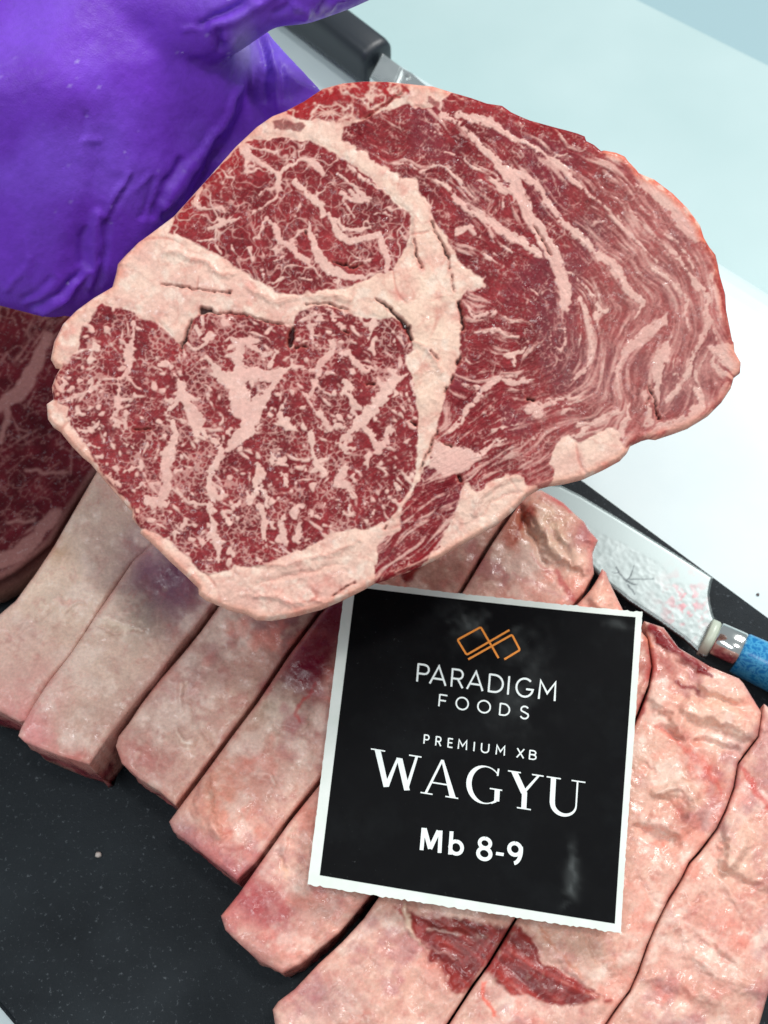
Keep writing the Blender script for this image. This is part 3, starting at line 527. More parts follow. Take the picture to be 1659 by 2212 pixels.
# ---------------- sliced beef ----------------
def paint_slabs():
    c=Canvas(-170,970,1800,2360,2.5,23); h,w=c.h,c.w; c.warp((60,11),(18,7),(7,3)); X,Y=c.WX,c.WY
    col=np.tile(lin([208,160,142]),(h,w,1))
    def blob(x,y,rx,ry,rgb,s=1.,rot=0):
        nonlocal col
        a=math.radians(rot); dx=(X-x); dy=(Y-y); u_=dx*math.cos(a)+dy*math.sin(a); v_=-dx*math.sin(a)+dy*math.cos(a)
        g=np.exp(-(np.abs(u_/rx)**2.4+np.abs(v_/ry)**2.4)); col=mix(col,lin(rgb),np.clip(g*s,0,1))
    m1,m2,m3=c.n(120,4),c.n(45,5,.6),c.n(150,4)
    col=mix(col,lin([236,198,178]),sstep(-.1,.4,m1)); col=mix(col,lin([205,128,116]),sstep(.0,.55,m3)*.7)
    # cream and grey of the two left slices
    blob(120,1250,260,330,[234,208,184],1.,-40); blob(250,1400,200,330,[224,198,176],.95,35); blob(40,1520,130,110,[226,160,150],.9); blob(20,1420,60,90,[226,190,172],.6)
    blob(180,1080,60,60,[190,160,140],.6); blob(125,1190,34,26,[176,136,100],.7); blob(250,1190,60,90,[186,160,144],.5)
    blob(380,1250,110,120,[120,72,92],.95,40); blob(330,1200,40,60,[150,100,120],.6); blob(300,1330,50,70,[160,146,128],.6)  # purple meat, with steak shade and glove reflection painted into its colour
    blob(70,1585,60,40,[230,150,146],.8,30); blob(160,1640,50,30,[214,110,104],.7,20); blob(200,1550,70,50,[208,176,156],.7)
    # third and fourth
    blob(450,1420,90,170,[192,150,136],.8,35); blob(330,1560,110,120,[200,160,146],.6); blob(300,1640,90,50,[196,120,112],.8,30); blob(380,1480,60,90,[190,150,140],.6,35)
    blob(610,1540,60,70,[176,166,144],.9,30); blob(690,1560,50,70,[170,130,128],.6,30); blob(668,1425,66,95,[104,16,38],1.,35); blob(735,1330,60,50,[110,30,50],.9); blob(600,1340,80,60,[110,60,72],.7)
    blob(470,1720,70,80,[234,160,134],.8,35); blob(520,1790,60,50,[240,150,128],.7,35); blob(410,1820,90,40,[176,118,118],.9,35); blob(480,1880,90,30,[168,104,110],.8,38); blob(580,1640,60,90,[206,150,136],.6,30)
    # fifth
    blob(700,1750,60,140,[228,150,130],.7,32); blob(560,1960,100,70,[178,84,86],.9,40); blob(610,1990,26,70,[150,50,62],.5,-10); blob(640,2050,50,30,[236,122,104],.8,20); blob(720,1960,60,60,[206,150,138],.7)
    blob(560,2070,60,30,[176,120,112],.7,35); blob(960,1230,160,70,[168,118,104],.85,-30); blob(1090,1210,70,110,[188,138,124],.6,35)
    # knob of fat at its far end
    blob(1200,1150,90,70,[226,192,164],1.,48); blob(1130,1120,30,50,[168,84,60],.9,30); blob(1110,1190,26,50,[176,92,72],.8,-20); blob(1270,1170,24,60,[196,92,92],.7,-30); blob(1190,1065,30,26,[206,110,110],.6)
    blob(1280,1275,60,36,[236,176,150],.9,30); blob(1250,1270,22,22,[222,120,100],.8); blob(1150,1250,50,70,[214,160,146],.7,40); blob(1290,1230,26,30,[190,90,90],.7)
    # sixth: pale with a red muscle
    blob(740,2060,130,150,[216,166,148],.9,35); blob(700,2160,100,50,[186,140,132],.8); blob(860,2130,80,100,[226,176,156],.7)
    blob(1180,1290,100,60,[212,158,142],.6)
    # seventh, eighth: bright pink fat
    blob(1440,1760,260,420,[226,170,150],.75); blob(1450,1560,110,90,[232,170,150],.7); blob(1560,1540,90,50,[238,196,170],.8,20); blob(1480,1690,80,70,[200,166,140],.6,60); blob(1380,1650,70,90,[212,178,156],.6)
    blob(1530,1690,60,26,[206,104,88],.75,50); blob(1500,1640,26,60,[214,110,96],.6,-30); blob(1630,1720,50,24,[206,96,86],.8,50); blob(1590,1850,60,70,[226,184,160],.7); blob(1570,2010,90,60,[236,150,134],.5,30)
    blob(1250,2050,110,80,[216,176,152],.8,40); blob(1530,1930,60,40,[230,180,160],.6); blob(1420,1440,50,40,[170,62,60],.8,50); blob(1520,1560-40,60,24,[236,190,166],.6,20)
    blob(1470,1780,40,24,[190,140,124],.6); blob(1170,2130,120,60,[212,160,150],.7)
    red=np.maximum(c.poly(T('L',[(880,1430),(980,1450),(1060,1480),(1280,1500),(1550,1560),(1660,1580),(1560,1720),(1480,1850),(1390,2000),(1300,2010),(1180,1880),(1120,1770),(1050,1690),(990,1580),(930,1500)])),
                   c.poly(T('N',[(-60,1560),(60,1590),(180,1750),(300,1850),(420,1930),(640,2070),(600,2100),(350,2110),(200,2090),(0,2020),(-140,1900),(-200,1800)])))
    red=np.maximum(red,c.poly(T('O',[(880,1800),(960,1850),(1200,2000),(1330,2060),(1230,2170),(1060,2050),(930,1940)])))
    red=np.maximum(red,c.poly(T('H',[(900,1480),(1000,1440),(1110,1400),(1060,1560),(960,1600)]))-8)
    r=sstep(-5,7,red); str_=c.n(30,4,.6,3.); a_=(X*.9-Y*.44); 
    s1=np.sin((Y*.85-X*.5)/7+5*c.n(60,3)+2*c.n(14,2))
    gg=lambda r_,sd:vnoise(h,w,r_,r_,np.random.RandomState(sd)).astype(np.float32)
    an=(.62-.25*sstep(1100,1350,c.X)+.25*c.n(90,2)); UU=np.cos(an).astype(np.float32); VV=np.sin(an).astype(np.float32)
    l1=lic(gg(3,1),UU,VV,26,h,w); l1/=l1.std(); l2=lic(gg(7,2),UU,VV,34,h,w); l2/=l2.std(); s1=.45*l1+.55*l2
    rc=mix(lin([108,14,20])[None,None],lin([166,46,40]),np.clip(.45+.34*s1+.4*c.n(40,3),0,1)); rc=mix(rc,lin([206,132,116]),sstep(1.2,2.2,s1+.9*c.n(50,2))*.8)
    col=mix(col,rc,r*.95)
    # mottling common to all: blood-pink veining, pale threads, dark pores
    v=1-np.abs(c.n(46,5,.65))*9; col=mix(col,lin([184,84,80]),np.clip(v,0,1)*.30*(1-r)*sstep(-.2,.3,m2))
    lum=col.sum(2)/3; v=1-np.abs(c.n(80,5,.6))*12; col=mix(col,lin([236,206,186]),np.clip(v,0,1)*.3*sstep(.2,.4,lum))
    col=mix(col,lin([178,84,84]),sstep(.15,.6,c.n(26,4,.6))*.3*(.3+.7*sstep(200,500,c.X))); col=mix(col,lin([240,214,190]),sstep(.2,.7,c.n(34,4,.65))*.35)
    col=mix(col,lin([244,222,204]),sstep(.12,.5,c.n(64,4,.6))*.5*(1-r)*sstep(.12,.35,lum)); col=mix(col,lin([168,96,104]),sstep(.1,.55,c.n(75,4,.6))*.5*(1-r)*(.25+.75*sstep(250,600,c.X))); col=mix(col,lin([236,136,116]),sstep(.2,.6,c.n(70,4,.6))*.4*(1-r)*sstep(200,600,c.X))
    S=[('L',[(380,0,24),(300,100,26),(270,190,34),(300,260,30)],[186,70,66],.7),('L',[(950,1430,40),(980,1530,40),(1010,1620,26),(1060,1710,14),(1120,1770,6)],[226,196,170],.9),('L',[(1000,1600,6),(1100,1720,12),(1220,1790,16),(1300,1840,6)],[196,140,130],.8),
       ('L',[(1490,1950,26),(1480,2050,34),(1540,2140,44)],[226,92,70],.8),('N',[(180,1600,30),(330,1750,26),(460,1900,24)],[204,130,100],.6),('J',[(1150,310,16),(1180,390,30),(1250,400,36),(1230,450,26)],[240,214,194],.9),
       ('I',[(350,1700,24),(430,1720,30),(500,1690,20)],[238,190,170],.8),('I',[(620,1800,16),(720,1820,24),(820,1870,24),(910,1880,10)],[226,206,184],.8),('L',[(160,1130,24),(200,1240,34),(190,1300,16)],[236,190,160],.7),
       ('O',[(0,1500,26),(200,1600,24),(400,1690,24)],[206,150,142],.7),('O',[(300,1500,26),(350,1580,40),(400,1680,30)],[176,70,72],.7),('O',[(130,1390,12),(240,1480,14),(330,1560,10)],[200,100,100],.7),
       ('O',[(1010,1960,14),(1130,2010,26),(1220,2090,10)],[222,196,184],.8),('O',[(880,1950,60),(920,2100,50),(860,2200,40)],[186,80,72],.6),('O',[(860,1880,30),(900,1960,30)],[242,160,126],.7),
       ('N',[(860,120,50),(830,230,40)],[150,50,54],.8),('O',[(900,1850,50),(1000,1950,60),(1150,2060,70),(1290,2150,46)],[128,26,32],.95),('O',[(960,1830,16),(1100,1960,20),(1300,2080,20)],[226,150,130],.9),('O',[(1020,2000,8),(1180,2110,10)],[214,150,140],.8),('N',[(1060,10,40),(1200,80,26)],[132,30,34],.9),('O',[(120,1100,26),(60,1200,30),(20,1300,20)],[150,56,44],.8),('O',[(340,1390,16),(420,1470,18)],[190,120,90],.7),('O',[(180,960,20),(330,1040,26),(470,1160,24),(550,1270,30)],[206,84,80],.8),('N',[(930,280,30),(1050,380,24),(1120,430,40),(1250,560,40),(1370,720,14)],[210,98,84],.55),('N',[(1480,560,40),(1560,680,50),(1659,800,50)],[204,84,76],.7)]
    # edges of the long cuts: lean just inside
    for cr,p,rgb,s in S:
        q_=np.full((h,w),-60.); c.seam(q_,T(cr,p),16); col=mix(col,lin(rgb),sstep(-3,4,q_)*s)
    col=col*(1+.035*l1*sstep(-.1,.4,m2)+.05*c.n(5,2)+.05*c.n(14,3))[...,None]
    sv=1+.25*c.n(16,3)
    for x,y,rx,ry,rgb,s_,rot in ((672,1420,62,90,[96,12,34],.92,35),(735,1330,60,50,[104,26,46],.85,0),(385,1245,80,90,[104,62,84],.7,40),(560,1965,80,40,[160,66,72],.5,40)):  # purple entry again carries shade and glove tint in its colour
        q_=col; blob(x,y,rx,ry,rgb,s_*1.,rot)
    H=9*c.n(110,3)+3.0*c.n(40,3)+.4*c.n(9,3)+.1*c.n(4.5,2)-.5*np.clip(1-np.abs(c.n(90,3,.5))*12,0,1)
    R=[('O',[(110,1060,70),(240,1200,110),(400,1380,120),(470,1430,90)],10),('O',[(210,1010,50),(380,1190,70),(500,1290,80)],7),('O',[(60,1110,26),(110,1250,30),(240,1450,26)],-10),('O',[(250,1160,14),(300,1260,20),(400,1420,20)],-6),('O',[(530,1650,100),(600,1680,80)],9),('O',[(540,1370,50),(580,1560,50)],5),
       ('N',[(900,60,90),(1050,180,100),(1080,300,60)],8),('N',[(1150,160,80),(1380,230,110),(1560,290,120)],12),('N',[(950,300,20),(1060,350,14)],-8),('N',[(1180,370,20),(1400,430,26),(1490,460,20)],-11),('N',[(1240,20,60),(1500,60,120)],8),
       ('N',[(830,540,30),(900,580,20)],-4),('N',[(960,720,50),(1120,700,50),(1190,850,60),(1060,980,60),(930,900,40)],7),('N',[(1000,780,30),(1070,860,40)],-5),('N',[(820,930,30),(940,1010,40),(1080,1080,20)],-7),
       ('N',[(1400,900,90),(1470,1060,130),(1420,1160,90)],12),('N',[(1350,1230,40),(1480,1310,60),(1640,1380,50)],-7),('N',[(1180,1400,20),(1250,1400,14)],-5),('N',[(800,1250,10),(880,1380,10),(960,1430,8)],-4),('N',[(1150,1600,12),(1300,1730,12),(1450,1840,10)],-5),('N',[(1060,1560,40),(1130,1650,30)],4),
       ('N',[(1360,1360,12),(1440,1430,10),(1500,1520,10)],-4),('N',[(900,1900,60),(1100,1960,60),(1300,2050,60)],4),('N',[(1150,1750,40),(1350,1900,50),(1600,2000,50)],4),('N',[(500,1640,6),(550,1780,8),(580,1880,5)],-4),
       ('I',[(600,1790,20),(720,1800,14),(830,1860,12),(910,1880,8)],6),('I',[(600,1850,14),(740,1890,20),(780,1910,10)],-8),('I',[(340,1690,14),(430,1740,20),(500,1700,14)],6),('I',[(340,1760,10),(230,1850,10)],-4),('I',[(200,1300,50),(330,1260,40)],3),
       ('J',[(1150,310,14),(1190,390,26),(1270,400,36)],8),('J',[(1260,130,20),(1290,260,20),(1380,420,16)],-6),('J',[(1190,0,20),(1180,200,20)],4),('J',[(130,390,16),(260,460,20),(430,490,16)],-5),('J',[(1310,620,60),(1320,850,60),(1400,980,60)],8),('J',[(1290,600,20),(1270,760,20),(1380,1000,20)],-5),
       ('L',[(120,760-100,24),(100,620,24),(60,600,20)],6),('L',[(300,860,14),(200,960,20),(170,1100,20)],5),('L',[(150,1080,14),(190,1200,20)],-5),('L',[(330,190,50),(330,260,40)],7),('L',[(120,290,10),(200,330,10),(330,350,8)],-5),('L',[(460,1560+40,30),(300,1760,40)],4),
       ('L',[(960,1440,30),(1000,1590,30),(1060,1700,16)],6),('L',[(1020,1650,20),(1100,1750,20),(1300,2000,16)],-5),('L',[(1100,1560,26),(1300,1620,26)],4),('L',[(1200,1720,20),(1320,1800,20)],-4),('N',[(60,1620,26),(250,1800,30),(560,2060,16)],-5),('O',[(960,1870,14),(1260,2100,16)],5),('O',[(920,1930,10),(1160,2130,10)],-5),('O',[(1040,1900,10),(1400,2120,12)],-5)]
    jn1=c.n(14,3)+.6*c.n(30,2)
    for cr,p,a in R:
        q_=np.full((h,w),-60.); c.seam(q_,T(cr,p),50); mw=max(v[2] for v in p); q_=q_+3.5*jn1; H+=a*(1.25*sstep(-16,8,q_) if mw*CROP[cr][2]>13 else .75*sstep(-10,4,q_))
        if a<0 and mw*CROP[cr][2]<8: col=mix(col,lin([150,74,70]),sstep(-2.5,2.5,q_)*.3)
        if a>0 and mw*CROP[cr][2]<9: col=mix(col,lin([246,222,204]),sstep(-3,3,q_)*.25)
    H+=1.6*s1*r*.6
    return c,np.clip(col,0,1),H
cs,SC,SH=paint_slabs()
M_slab=meat_mat('raw_beef_surface',1.02,.12,.45,.30,.06,(1.0,.965,.985),.32)
SL=[
 ('A',[(210,1015),(157,1107),(117,1177),(77,1237),(33,1297),(0,1325),(-50,1365),(-100,1440),(-110,1500),(-60,1525),(0,1540),(42,1562),(62,1560),(103,1484),(150,1424),(187,1370),(207,1337),(247,1280),(287,1220),(330,1184),(420,1110),(320,960)],.034,34,'cream grey end slice of raw beef beside the darker steak at the left edge'),
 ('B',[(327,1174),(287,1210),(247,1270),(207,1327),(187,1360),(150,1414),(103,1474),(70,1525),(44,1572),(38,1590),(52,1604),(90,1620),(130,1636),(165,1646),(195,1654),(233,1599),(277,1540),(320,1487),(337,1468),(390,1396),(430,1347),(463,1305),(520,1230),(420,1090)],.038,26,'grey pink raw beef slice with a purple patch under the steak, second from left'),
 ('C',[(470,1312),(432,1365),(392,1414),(346,1466),(302,1523),(277,1562),(255,1590),(249,1612),(262,1650),(300,1684),(345,1712),(380,1742),(433,1672),(500,1582),(553,1512),(620,1412),(686,1325),(760,1240),(620,1180)],.035,24,'raw beef slice with a small torn white flap, third from the left'),
 ('D',[(690,1327),(624,1415),(556,1517),(503,1587),(437,1677),(385,1746),(364,1775),(374,1798),(420,1832),(470,1872),(512,1904),(553,1866),(620,1773),(690,1686),(780,1568),(900,1408),(996,1274),(1058,1170),(1114,1088),(1050,1040),(900,1090),(760,1242)],.036,26,'raw beef slice with a dark maroon patch, left of the card and touching its corner'),
 ('E',[(1118,1092),(1062,1174),(1000,1277),(904,1410),(784,1571),(694,1689),(624,1776),(557,1870),(515,1930),(476,1978),(486,2010),(520,2043),(560,2078),(610,2104),(650,2085),(686,2055),(733,2017),(766,1978),(803,1932),(900,1802),(1030,1602),(1150,1432),(1243,1302),(1262,1280),(1284,1240),(1283,1224),(1281,1195),(1293,1167),(1273,1144),(1263,1127),(1240,1107),(1216,1084),(1170,1058),(1140,1060)],.037,24,'raw beef slice running under the card to a smooth pale fat knob by the knife'),
 ('F',[(1300,1228),(1290,1250),(1276,1272),(1266,1284),(1246,1305),(1154,1435),(1034,1605),(905,1805),(820,1934),(786,1983),(740,2033),(686,2083),(636,2136),(600,2163),(588,2181),(596,2230),(620,2300),(900,2330),(966,2212),(1020,2128),(1053,2084),(1104,1999),(1230,1800),(1370,1560),(1401,1480),(1408,1440),(1400,1380),(1346,1317),(1330,1284),(1316,1254),(1310,1236)],.037,24,'raw beef slice with dark red muscle showing below the card and a pale lower corner'),
 ('G',[(1392,1342),(1403,1390),(1411,1440),(1405,1482),(1374,1563),(1234,1803),(1108,2001),(1057,2086),(1024,2131),(970,2214),(930,2330),(1240,2340),(1307,2212),(1326,2183),(1359,2139),(1377,2098),(1397,2041),(1417,1994),(1444,1940),(1471,1897),(1487,1863),(1511,1836),(1547,1789),(1567,1747),(1584,1700),(1593,1648),(1606,1630),(1637,1590),(1645,1540),(1606,1477),(1596,1466),(1533,1440),(1466,1400),(1433,1356)],.037,22,'broad raw beef slice with folded pink fat and red strands right of the card'),
 ('H',[(1640,1592),(1609,1633),(1597,1650),(1588,1702),(1571,1750),(1551,1793),(1515,1840),(1491,1867),(1475,1900),(1448,1943),(1421,1997),(1401,2043),(1381,2101),(1362,2143),(1329,2187),(1311,2214),(1245,2345),(1580,2350),(1640,2212),(1659,2145),(1720,2020),(1790,1800),(1790,1640),(1700,1560),(1650,1520)],.038,22,'outermost raw beef slice of lumpy pink fat at the right edge of the photo')]
def mkslab(i,poly,zt,r,label):
    r=r*.5; ins_=(1.5,1.5,1.3,1.2,1.2,.9,-.5,-.5)[i]
    rr=r*.00016; cx_=np.array([p[:2] for p in poly],float); A2=np.sum(cx_[:,0]*np.roll(cx_[:,1],-1)-np.roll(cx_[:,0],-1)*cx_[:,1]); tn=np.roll(cx_,-1,0)-np.roll(cx_,1,0); tn/=np.linalg.norm(tn,axis=1)[:,None]; poly=[tuple(q) for q in cx_+np.stack([-tn[:,1],tn[:,0]],1)*(ins_ if A2>0 else -ins_)]
    def posf(X,Y,d):
        H=cs.samp(SH,X,Y)*.00025
        t=np.clip(d/r,0,1); e=rr*(1-np.sqrt(np.maximum(0,1-(1-t)**2)))
        z=zt+H*sstep(0,26,d)*.9+.4*H*(1-sstep(0,26,d))-e
        return PZ(X,Y,z)
    rng=np.random.RandomState(i)
    jn=Canvas(-200,950,1850,2400,6,40+i); J=jn.n(60,3); J2=jn.n(22,3); J3=jn.n(140,3)
    def colf(X,Y,d):
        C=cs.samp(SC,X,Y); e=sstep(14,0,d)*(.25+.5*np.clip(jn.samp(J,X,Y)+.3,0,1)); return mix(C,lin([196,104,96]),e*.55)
    def skirt(P,Tn,k,X,Y,C):
        out=np.stack([Tn[:,1],-Tn[:,0],np.zeros(len(P))],1); out/=np.linalg.norm(out,axis=1)[:,None]+1e-9
        top=P[:,2]; z=top*(1-k)+.0006*k
        b=-.0006*k+.0009*jn.samp(J2,X+k*140,Y-k*190)*math.sin(math.pi*k)*1.6-.0012*k*k
        Q=P+out*b[:,None]; Q[:,2]=z
        n1=jn.samp(J2,X+k*90,Y+k*120); n2=jn.samp(J,X-k*80,Y)
        c=mix(lin([176,92,92])[None],lin([122,34,46]),np.clip(.5+1.2*n1,0,1)); c=mix(c,lin([206,154,136]),sstep(.05,.4,n2+.15*math.sin(k*9))*.7); return Q,mix(C,c,min(1,k*2.2))
    o=patch('beef_slice',poly,2.6,posf,colf,skirt,M_slab,8)
    tag(o,label,'raw beef','slices of the raw beef slab'); return o
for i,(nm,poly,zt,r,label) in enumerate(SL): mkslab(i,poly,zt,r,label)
# ---------------- the big steak ----------------
cst,KC,KH,KF,KO=paint_steak(1.75)
Kn=np.array([0.03,-.365,.93]); Kn/=np.linalg.norm(Kn); KPL=(PT(840,760,.335),Kn)
M_steak=meat_mat('marbled_beef',.83,.12,.55,.28,.0,(1,.99,.99),.09)
def kpos(X,Y,d):
    H=cst.samp(KH,X,Y)*.00013; r=13; t=np.clip(d/r,0,1); e=.0021*(1-np.sqrt(np.maximum(0,1-(1-t)**2)))
    return PP(X,Y,KPL)+Kn*(H*sstep(0,10,d)-e)[...,None]
JK=Canvas(60,130,1650,1380,5,77); JA=JK.n(70,3); JB=JK.n(20,3)
def kcol(X,Y,d): return cst.samp(KC,X,Y)
def kskirt(P,Tn,k,X,Y,C):
    out=np.cross(Tn,Kn); out/=np.linalg.norm(out,axis=1)[:,None]+1e-9
    b=.0016*math.sin(math.pi*k)+.0014*JK.samp(JB,X+k*60,Y-k*90)*math.sin(math.pi*k)-.011*k
    Q=P+out*b[:,None]-Kn*(.017*k)
    n=JK.samp(JB,X+k*40,Y+k*60); c=mix(lin([236,190,172])[None],lin([206,104,96]),np.clip(.35+1.3*n,0,1)); return Q,mix(C,c,min(1,k*1.5))
steak=patch('ribeye_steak',OUTLINE,1.75,kpos,kcol,kskirt,M_steak,7)
tag(steak,'large marbled ribeye steak held up over the sliced beef by the purple glove','steak')
# ---------------- steak lying behind, shade of big steak and glove painted into its colour ----------------
def paint_dark():
    c=Canvas(-260,560,420,1330,2.6,61); h,w=c.h,c.w; c.warp((50,8),(15,4),(6,1.5))
    ang=np.full((h,w),-1.05)+.7*c.n(160,2)+np.where(c.Y>900,.5,0); U=np.cos(ang).astype(np.float32); V=np.sin(ang).astype(np.float32)
    Lm=lic(vnoise(h,w,2.2,2.2,np.random.RandomState(3)).astype(np.float32),U,V,14,h,w); Lm/=Lm.std()
    F=np.full((h,w),-60.)
    for cr,p in [('I',[(320,-40,120),(250,150,150),(130,330,190),(0,420,120)]),('I',[(0,650,60),(60,400,80)]),('I',[(60,470,20),(110,560,30),(200,580,20)]),('I',[(170,830,50),(300,860,40),(430,850,30)]),('I',[(480,680,20),(450,860,20)]),('I',[(0,1420,160),(130,1380,180),(260,1240,130),(380,1130,120)]),('I',[(60,1180,60),(250,1160,40)]),('P',[(0,1960,60),(250,2010,50)])]:
        c.seam(F,T(cr,p),60,True,.6)
    f=sstep(-2,3,np.maximum.reduce([F*.6,1.5*Lm-2.6+1.5*c.n(60,3)+1.6*sstep(800,640,c.Y),(.9-np.abs(c.n(30,4))*26)]))
    out=c.poly([(-240,600),(60,625),(250,700),(300,900),(210,1030),(160,1105),(117,1177),(92,1199),(33,1242),(-20,1268),(-220,1290)],60,False)
    f=np.maximum(f,sstep(26,12,out))
    col=mix(mix(lin([84,12,24])[None,None],lin([120,30,42]),np.clip(.5+.8*c.n(30,3),0,1)),lin([196,138,132]),f*.75)
    return c,col,f*1.+3*c.n(80,3)+.5*c.n(8,2)
cd,DC,DH=paint_dark()
def dpos(X,Y,d):
    t=np.clip(d/30,0,1); return PZ(X,Y,.026+cd.samp(DH,X,Y)*.00016-.006*(1-np.sqrt(np.maximum(0,1-(1-t)**2))))
def dskirt(P,Tn,k,X,Y,C):
    out=np.stack([Tn[:,1],-Tn[:,0],np.zeros(len(P))],1); Q=P+out*(.002*math.sin(math.pi*k)-.002*k); Q[:,2]=P[:,2]*(1-k)+.0006*k; return Q,mix(C,lin([200,150,132])[None].repeat(len(P),0),min(1,k*2))
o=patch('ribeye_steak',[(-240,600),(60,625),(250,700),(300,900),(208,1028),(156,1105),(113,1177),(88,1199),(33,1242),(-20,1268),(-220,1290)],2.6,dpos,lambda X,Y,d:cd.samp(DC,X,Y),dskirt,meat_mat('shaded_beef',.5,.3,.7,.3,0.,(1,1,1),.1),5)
tag(o,'marbled steak painted dark in shade, half hidden behind the first slice at the left edge','steak')
# ---------------- price card ----------------
CPL=plane3(PZ(665,1912,.0445),PZ(1339,2016,.0455),PZ(1387,1322,.0520)); cn=CPL[1]
cardroot=empty('price_card',tuple(PP(1030,1640,CPL)))
def Qp(x,y,off): 
    ox,oy,s=CROP['Q']; x=np.asarray(x,float); y=np.asarray(y,float); return PP(ox+x*s,oy+y*s,CPL,0)+cn*np.asarray(off+.0015*(((x-850)/700)**2-.4)+.0009*((y-870)/750)**3)[...,None]
def cardmat(nt,b):
    n=noise(nt,120,4,.6); r=ramp(nt,n.outputs[0],.35,.7,(.70,.76,.70,1),(.78,.82,.78,1)); nt.links.new(r.outputs[0],b.inputs['Base Color'])
M_card=mat('card_paper',rough=.6,build=cardmat)
def panmat(nt,b):
    n=noise(nt,42,5,.7); r=ramp(nt,n.outputs[0],.50,.78,(.0016,.0018,.0026,1),(.005,.006,.007,1))
    s=noise(nt,700,4,.8); rs=ramp(nt,s.outputs[0],.66,.8); m2=noise(nt,26,2,.5); r2=ramp(nt,m2.outputs[0],.52,.66)
    mm=N(nt,'ShaderNodeMath',operation='MULTIPLY'); nt.links.new(rs.outputs[0],mm.inputs[0]); nt.links.new(r2.outputs[0],mm.inputs[1])
    mx=N(nt,'ShaderNodeMix',data_type='RGBA'); mx.inputs[7].default_value=(.18,.2,.2,1); b.inputs['Specular IOR Level'].default_value=.07
    nt.links.new(mm.outputs[0],mx.inputs[0]); nt.links.new(r.outputs[0],mx.inputs[6]); a_=N(nt,'ShaderNodeVertexColor',layer_name='col'); m3=N(nt,'ShaderNodeMix',data_type='RGBA'); m3.inputs[7].default_value=(.07,.077,.077,1); nt.links.new(a_.outputs[0],m3.inputs[0]); nt.links.new(mx.outputs[2],m3.inputs[6]); nt.links.new(m3.outputs[2],b.inputs['Base Color'])
M_panel=mat('black_print',rough=.55,build=panmat); M_ink=mat('white_print',(.80,.86,.84),.5); M_or=mat('orange_print',(.85,.27,.02),.5)
def edge(a,b,n,amp,seed):
    r=random.Random(seed); out=[]; dx,dy=b[0]-a[0],b[1]-a[1]; L=math.hypot(dx,dy); k=0
    for i in range(n):
        t=i/n; j=0 if i==0 else r.uniform(-amp,amp)*(1.6 if r.random()<.15 else 1); out.append((a[0]+dx*t-dy/L*j,a[1]+dy*t+dx/L*j))
    return out
nc=100; gi,gj=np.mgrid[0:nc+1,0:nc+1]/nc; cq=np.array([(191,36),(1575,190),(1470,1690),(15,1465)],float)
cg_=((1-gi)*(1-gj))[...,None]*cq[0]+((1-gi)*gj)[...,None]*cq[1]+(gi*gj)[...,None]*cq[2]+(gi*(1-gj))[...,None]*cq[3]
rj=np.random.RandomState(12); jj=lambda amp:rj.uniform(-amp,amp,nc+1)*(1+1.2*(rj.rand(nc+1)>.85))
cg_[0,:,1]+=jj(2.); cg_[-1,:,1]+=jj(3.6); cg_[:,-1,0]+=jj(1.1); cg_[:,0,0]+=jj(.8)
V=list(Qp(cg_[...,0],cg_[...,1],0.).reshape(-1,3))+list(Qp(cg_[...,0],cg_[...,1],-.0005).reshape(-1,3)); M_=(nc+1)**2; ix=lambda i,j:i*(nc+1)+j
F=[(ix(i,j),ix(i+1,j),ix(i+1,j+1),ix(i,j+1)) for i in range(nc) for j in range(nc)]; F+=[tuple(M_+k for k in f[::-1]) for f in F]
bl=[ix(0,j) for j in range(nc)]+[ix(i,nc) for i in range(nc)]+[ix(nc,j) for j in range(nc,0,-1)]+[ix(i,0) for i in range(nc,0,-1)]
F+=[(bl[k],bl[(k+1)%len(bl)],M_+bl[(k+1)%len(bl)],M_+bl[k]) for k in range(len(bl))]
keep(mesh('card_sheet',V,F,None,M_card,False),cardroot)
n_=24
n_=110; gi,gj=np.mgrid[0:n_+1,0:n_+1]/n_; cq=np.array([(236,70),(1543,215),(1443,1645),(72,1420)],float)
cg_=((1-gi)*(1-gj))[...,None]*cq[0]+((1-gi)*gj)[...,None]*cq[1]+(gi*gj)[...,None]*cq[2]+(gi*(1-gj))[...,None]*cq[3]
keep(mesh('printed_panel',list(Qp(cg_[...,0],cg_[...,1],.00012).reshape(-1,3)),[(i*(n_+1)+j,(i+1)*(n_+1)+j,(i+1)*(n_+1)+j+1,i*(n_+1)+j+1) for i in range(n_) for j in range(n_)],None,M_panel,True),cardroot)
pm=bpy.data.meshes['printed_panel']; gi,gj=np.mgrid[0:n_+1,0:n_+1]/n_; rp=np.random.RandomState(8); f_=lambda cc:fbm(n_+1,n_+1,cc,rp,4,.7)
sm=np.exp(-((gj-.46)**2/.13**2+(gi-.09)**2/.07**2))*.9+np.exp(-((gj-.60)**2/.10**2+(gi-.28)**2/.12**2))*.5+np.exp(-((gj-.845)**2/.022**2))*sstep(.7,.8,gi)*.8+np.exp(-((gj-.93)**2/.06**2+(gi-.03)**2/.012**2))*.8+.015
sm=np.clip(sm*sstep(-.25,.5,f_(9))*(.6+1.2*np.clip(f_(2.2),0,1)),0,1)
ca=pm.color_attributes.new('col','FLOAT_COLOR','POINT'); ca.data.foreach_set('color',np.repeat(sm.ravel()[:,None],4,1).astype(np.float32).ravel())
def arc(cx,cy,rx,ry,a0,a1,n=14): return [(cx+rx*math.cos(math.radians(a0+(a1-a0)*k/n)),cy+ry*math.sin(math.radians(a0+(a1-a0)*k/n))) for k in range(n+1)]
SS=arc(.31,.74,.27,.26,30,200,10)+[(.10,.60),(.3,.52),(.5,.43)]+arc(.32,.265,.29,.265,30,-160,12)
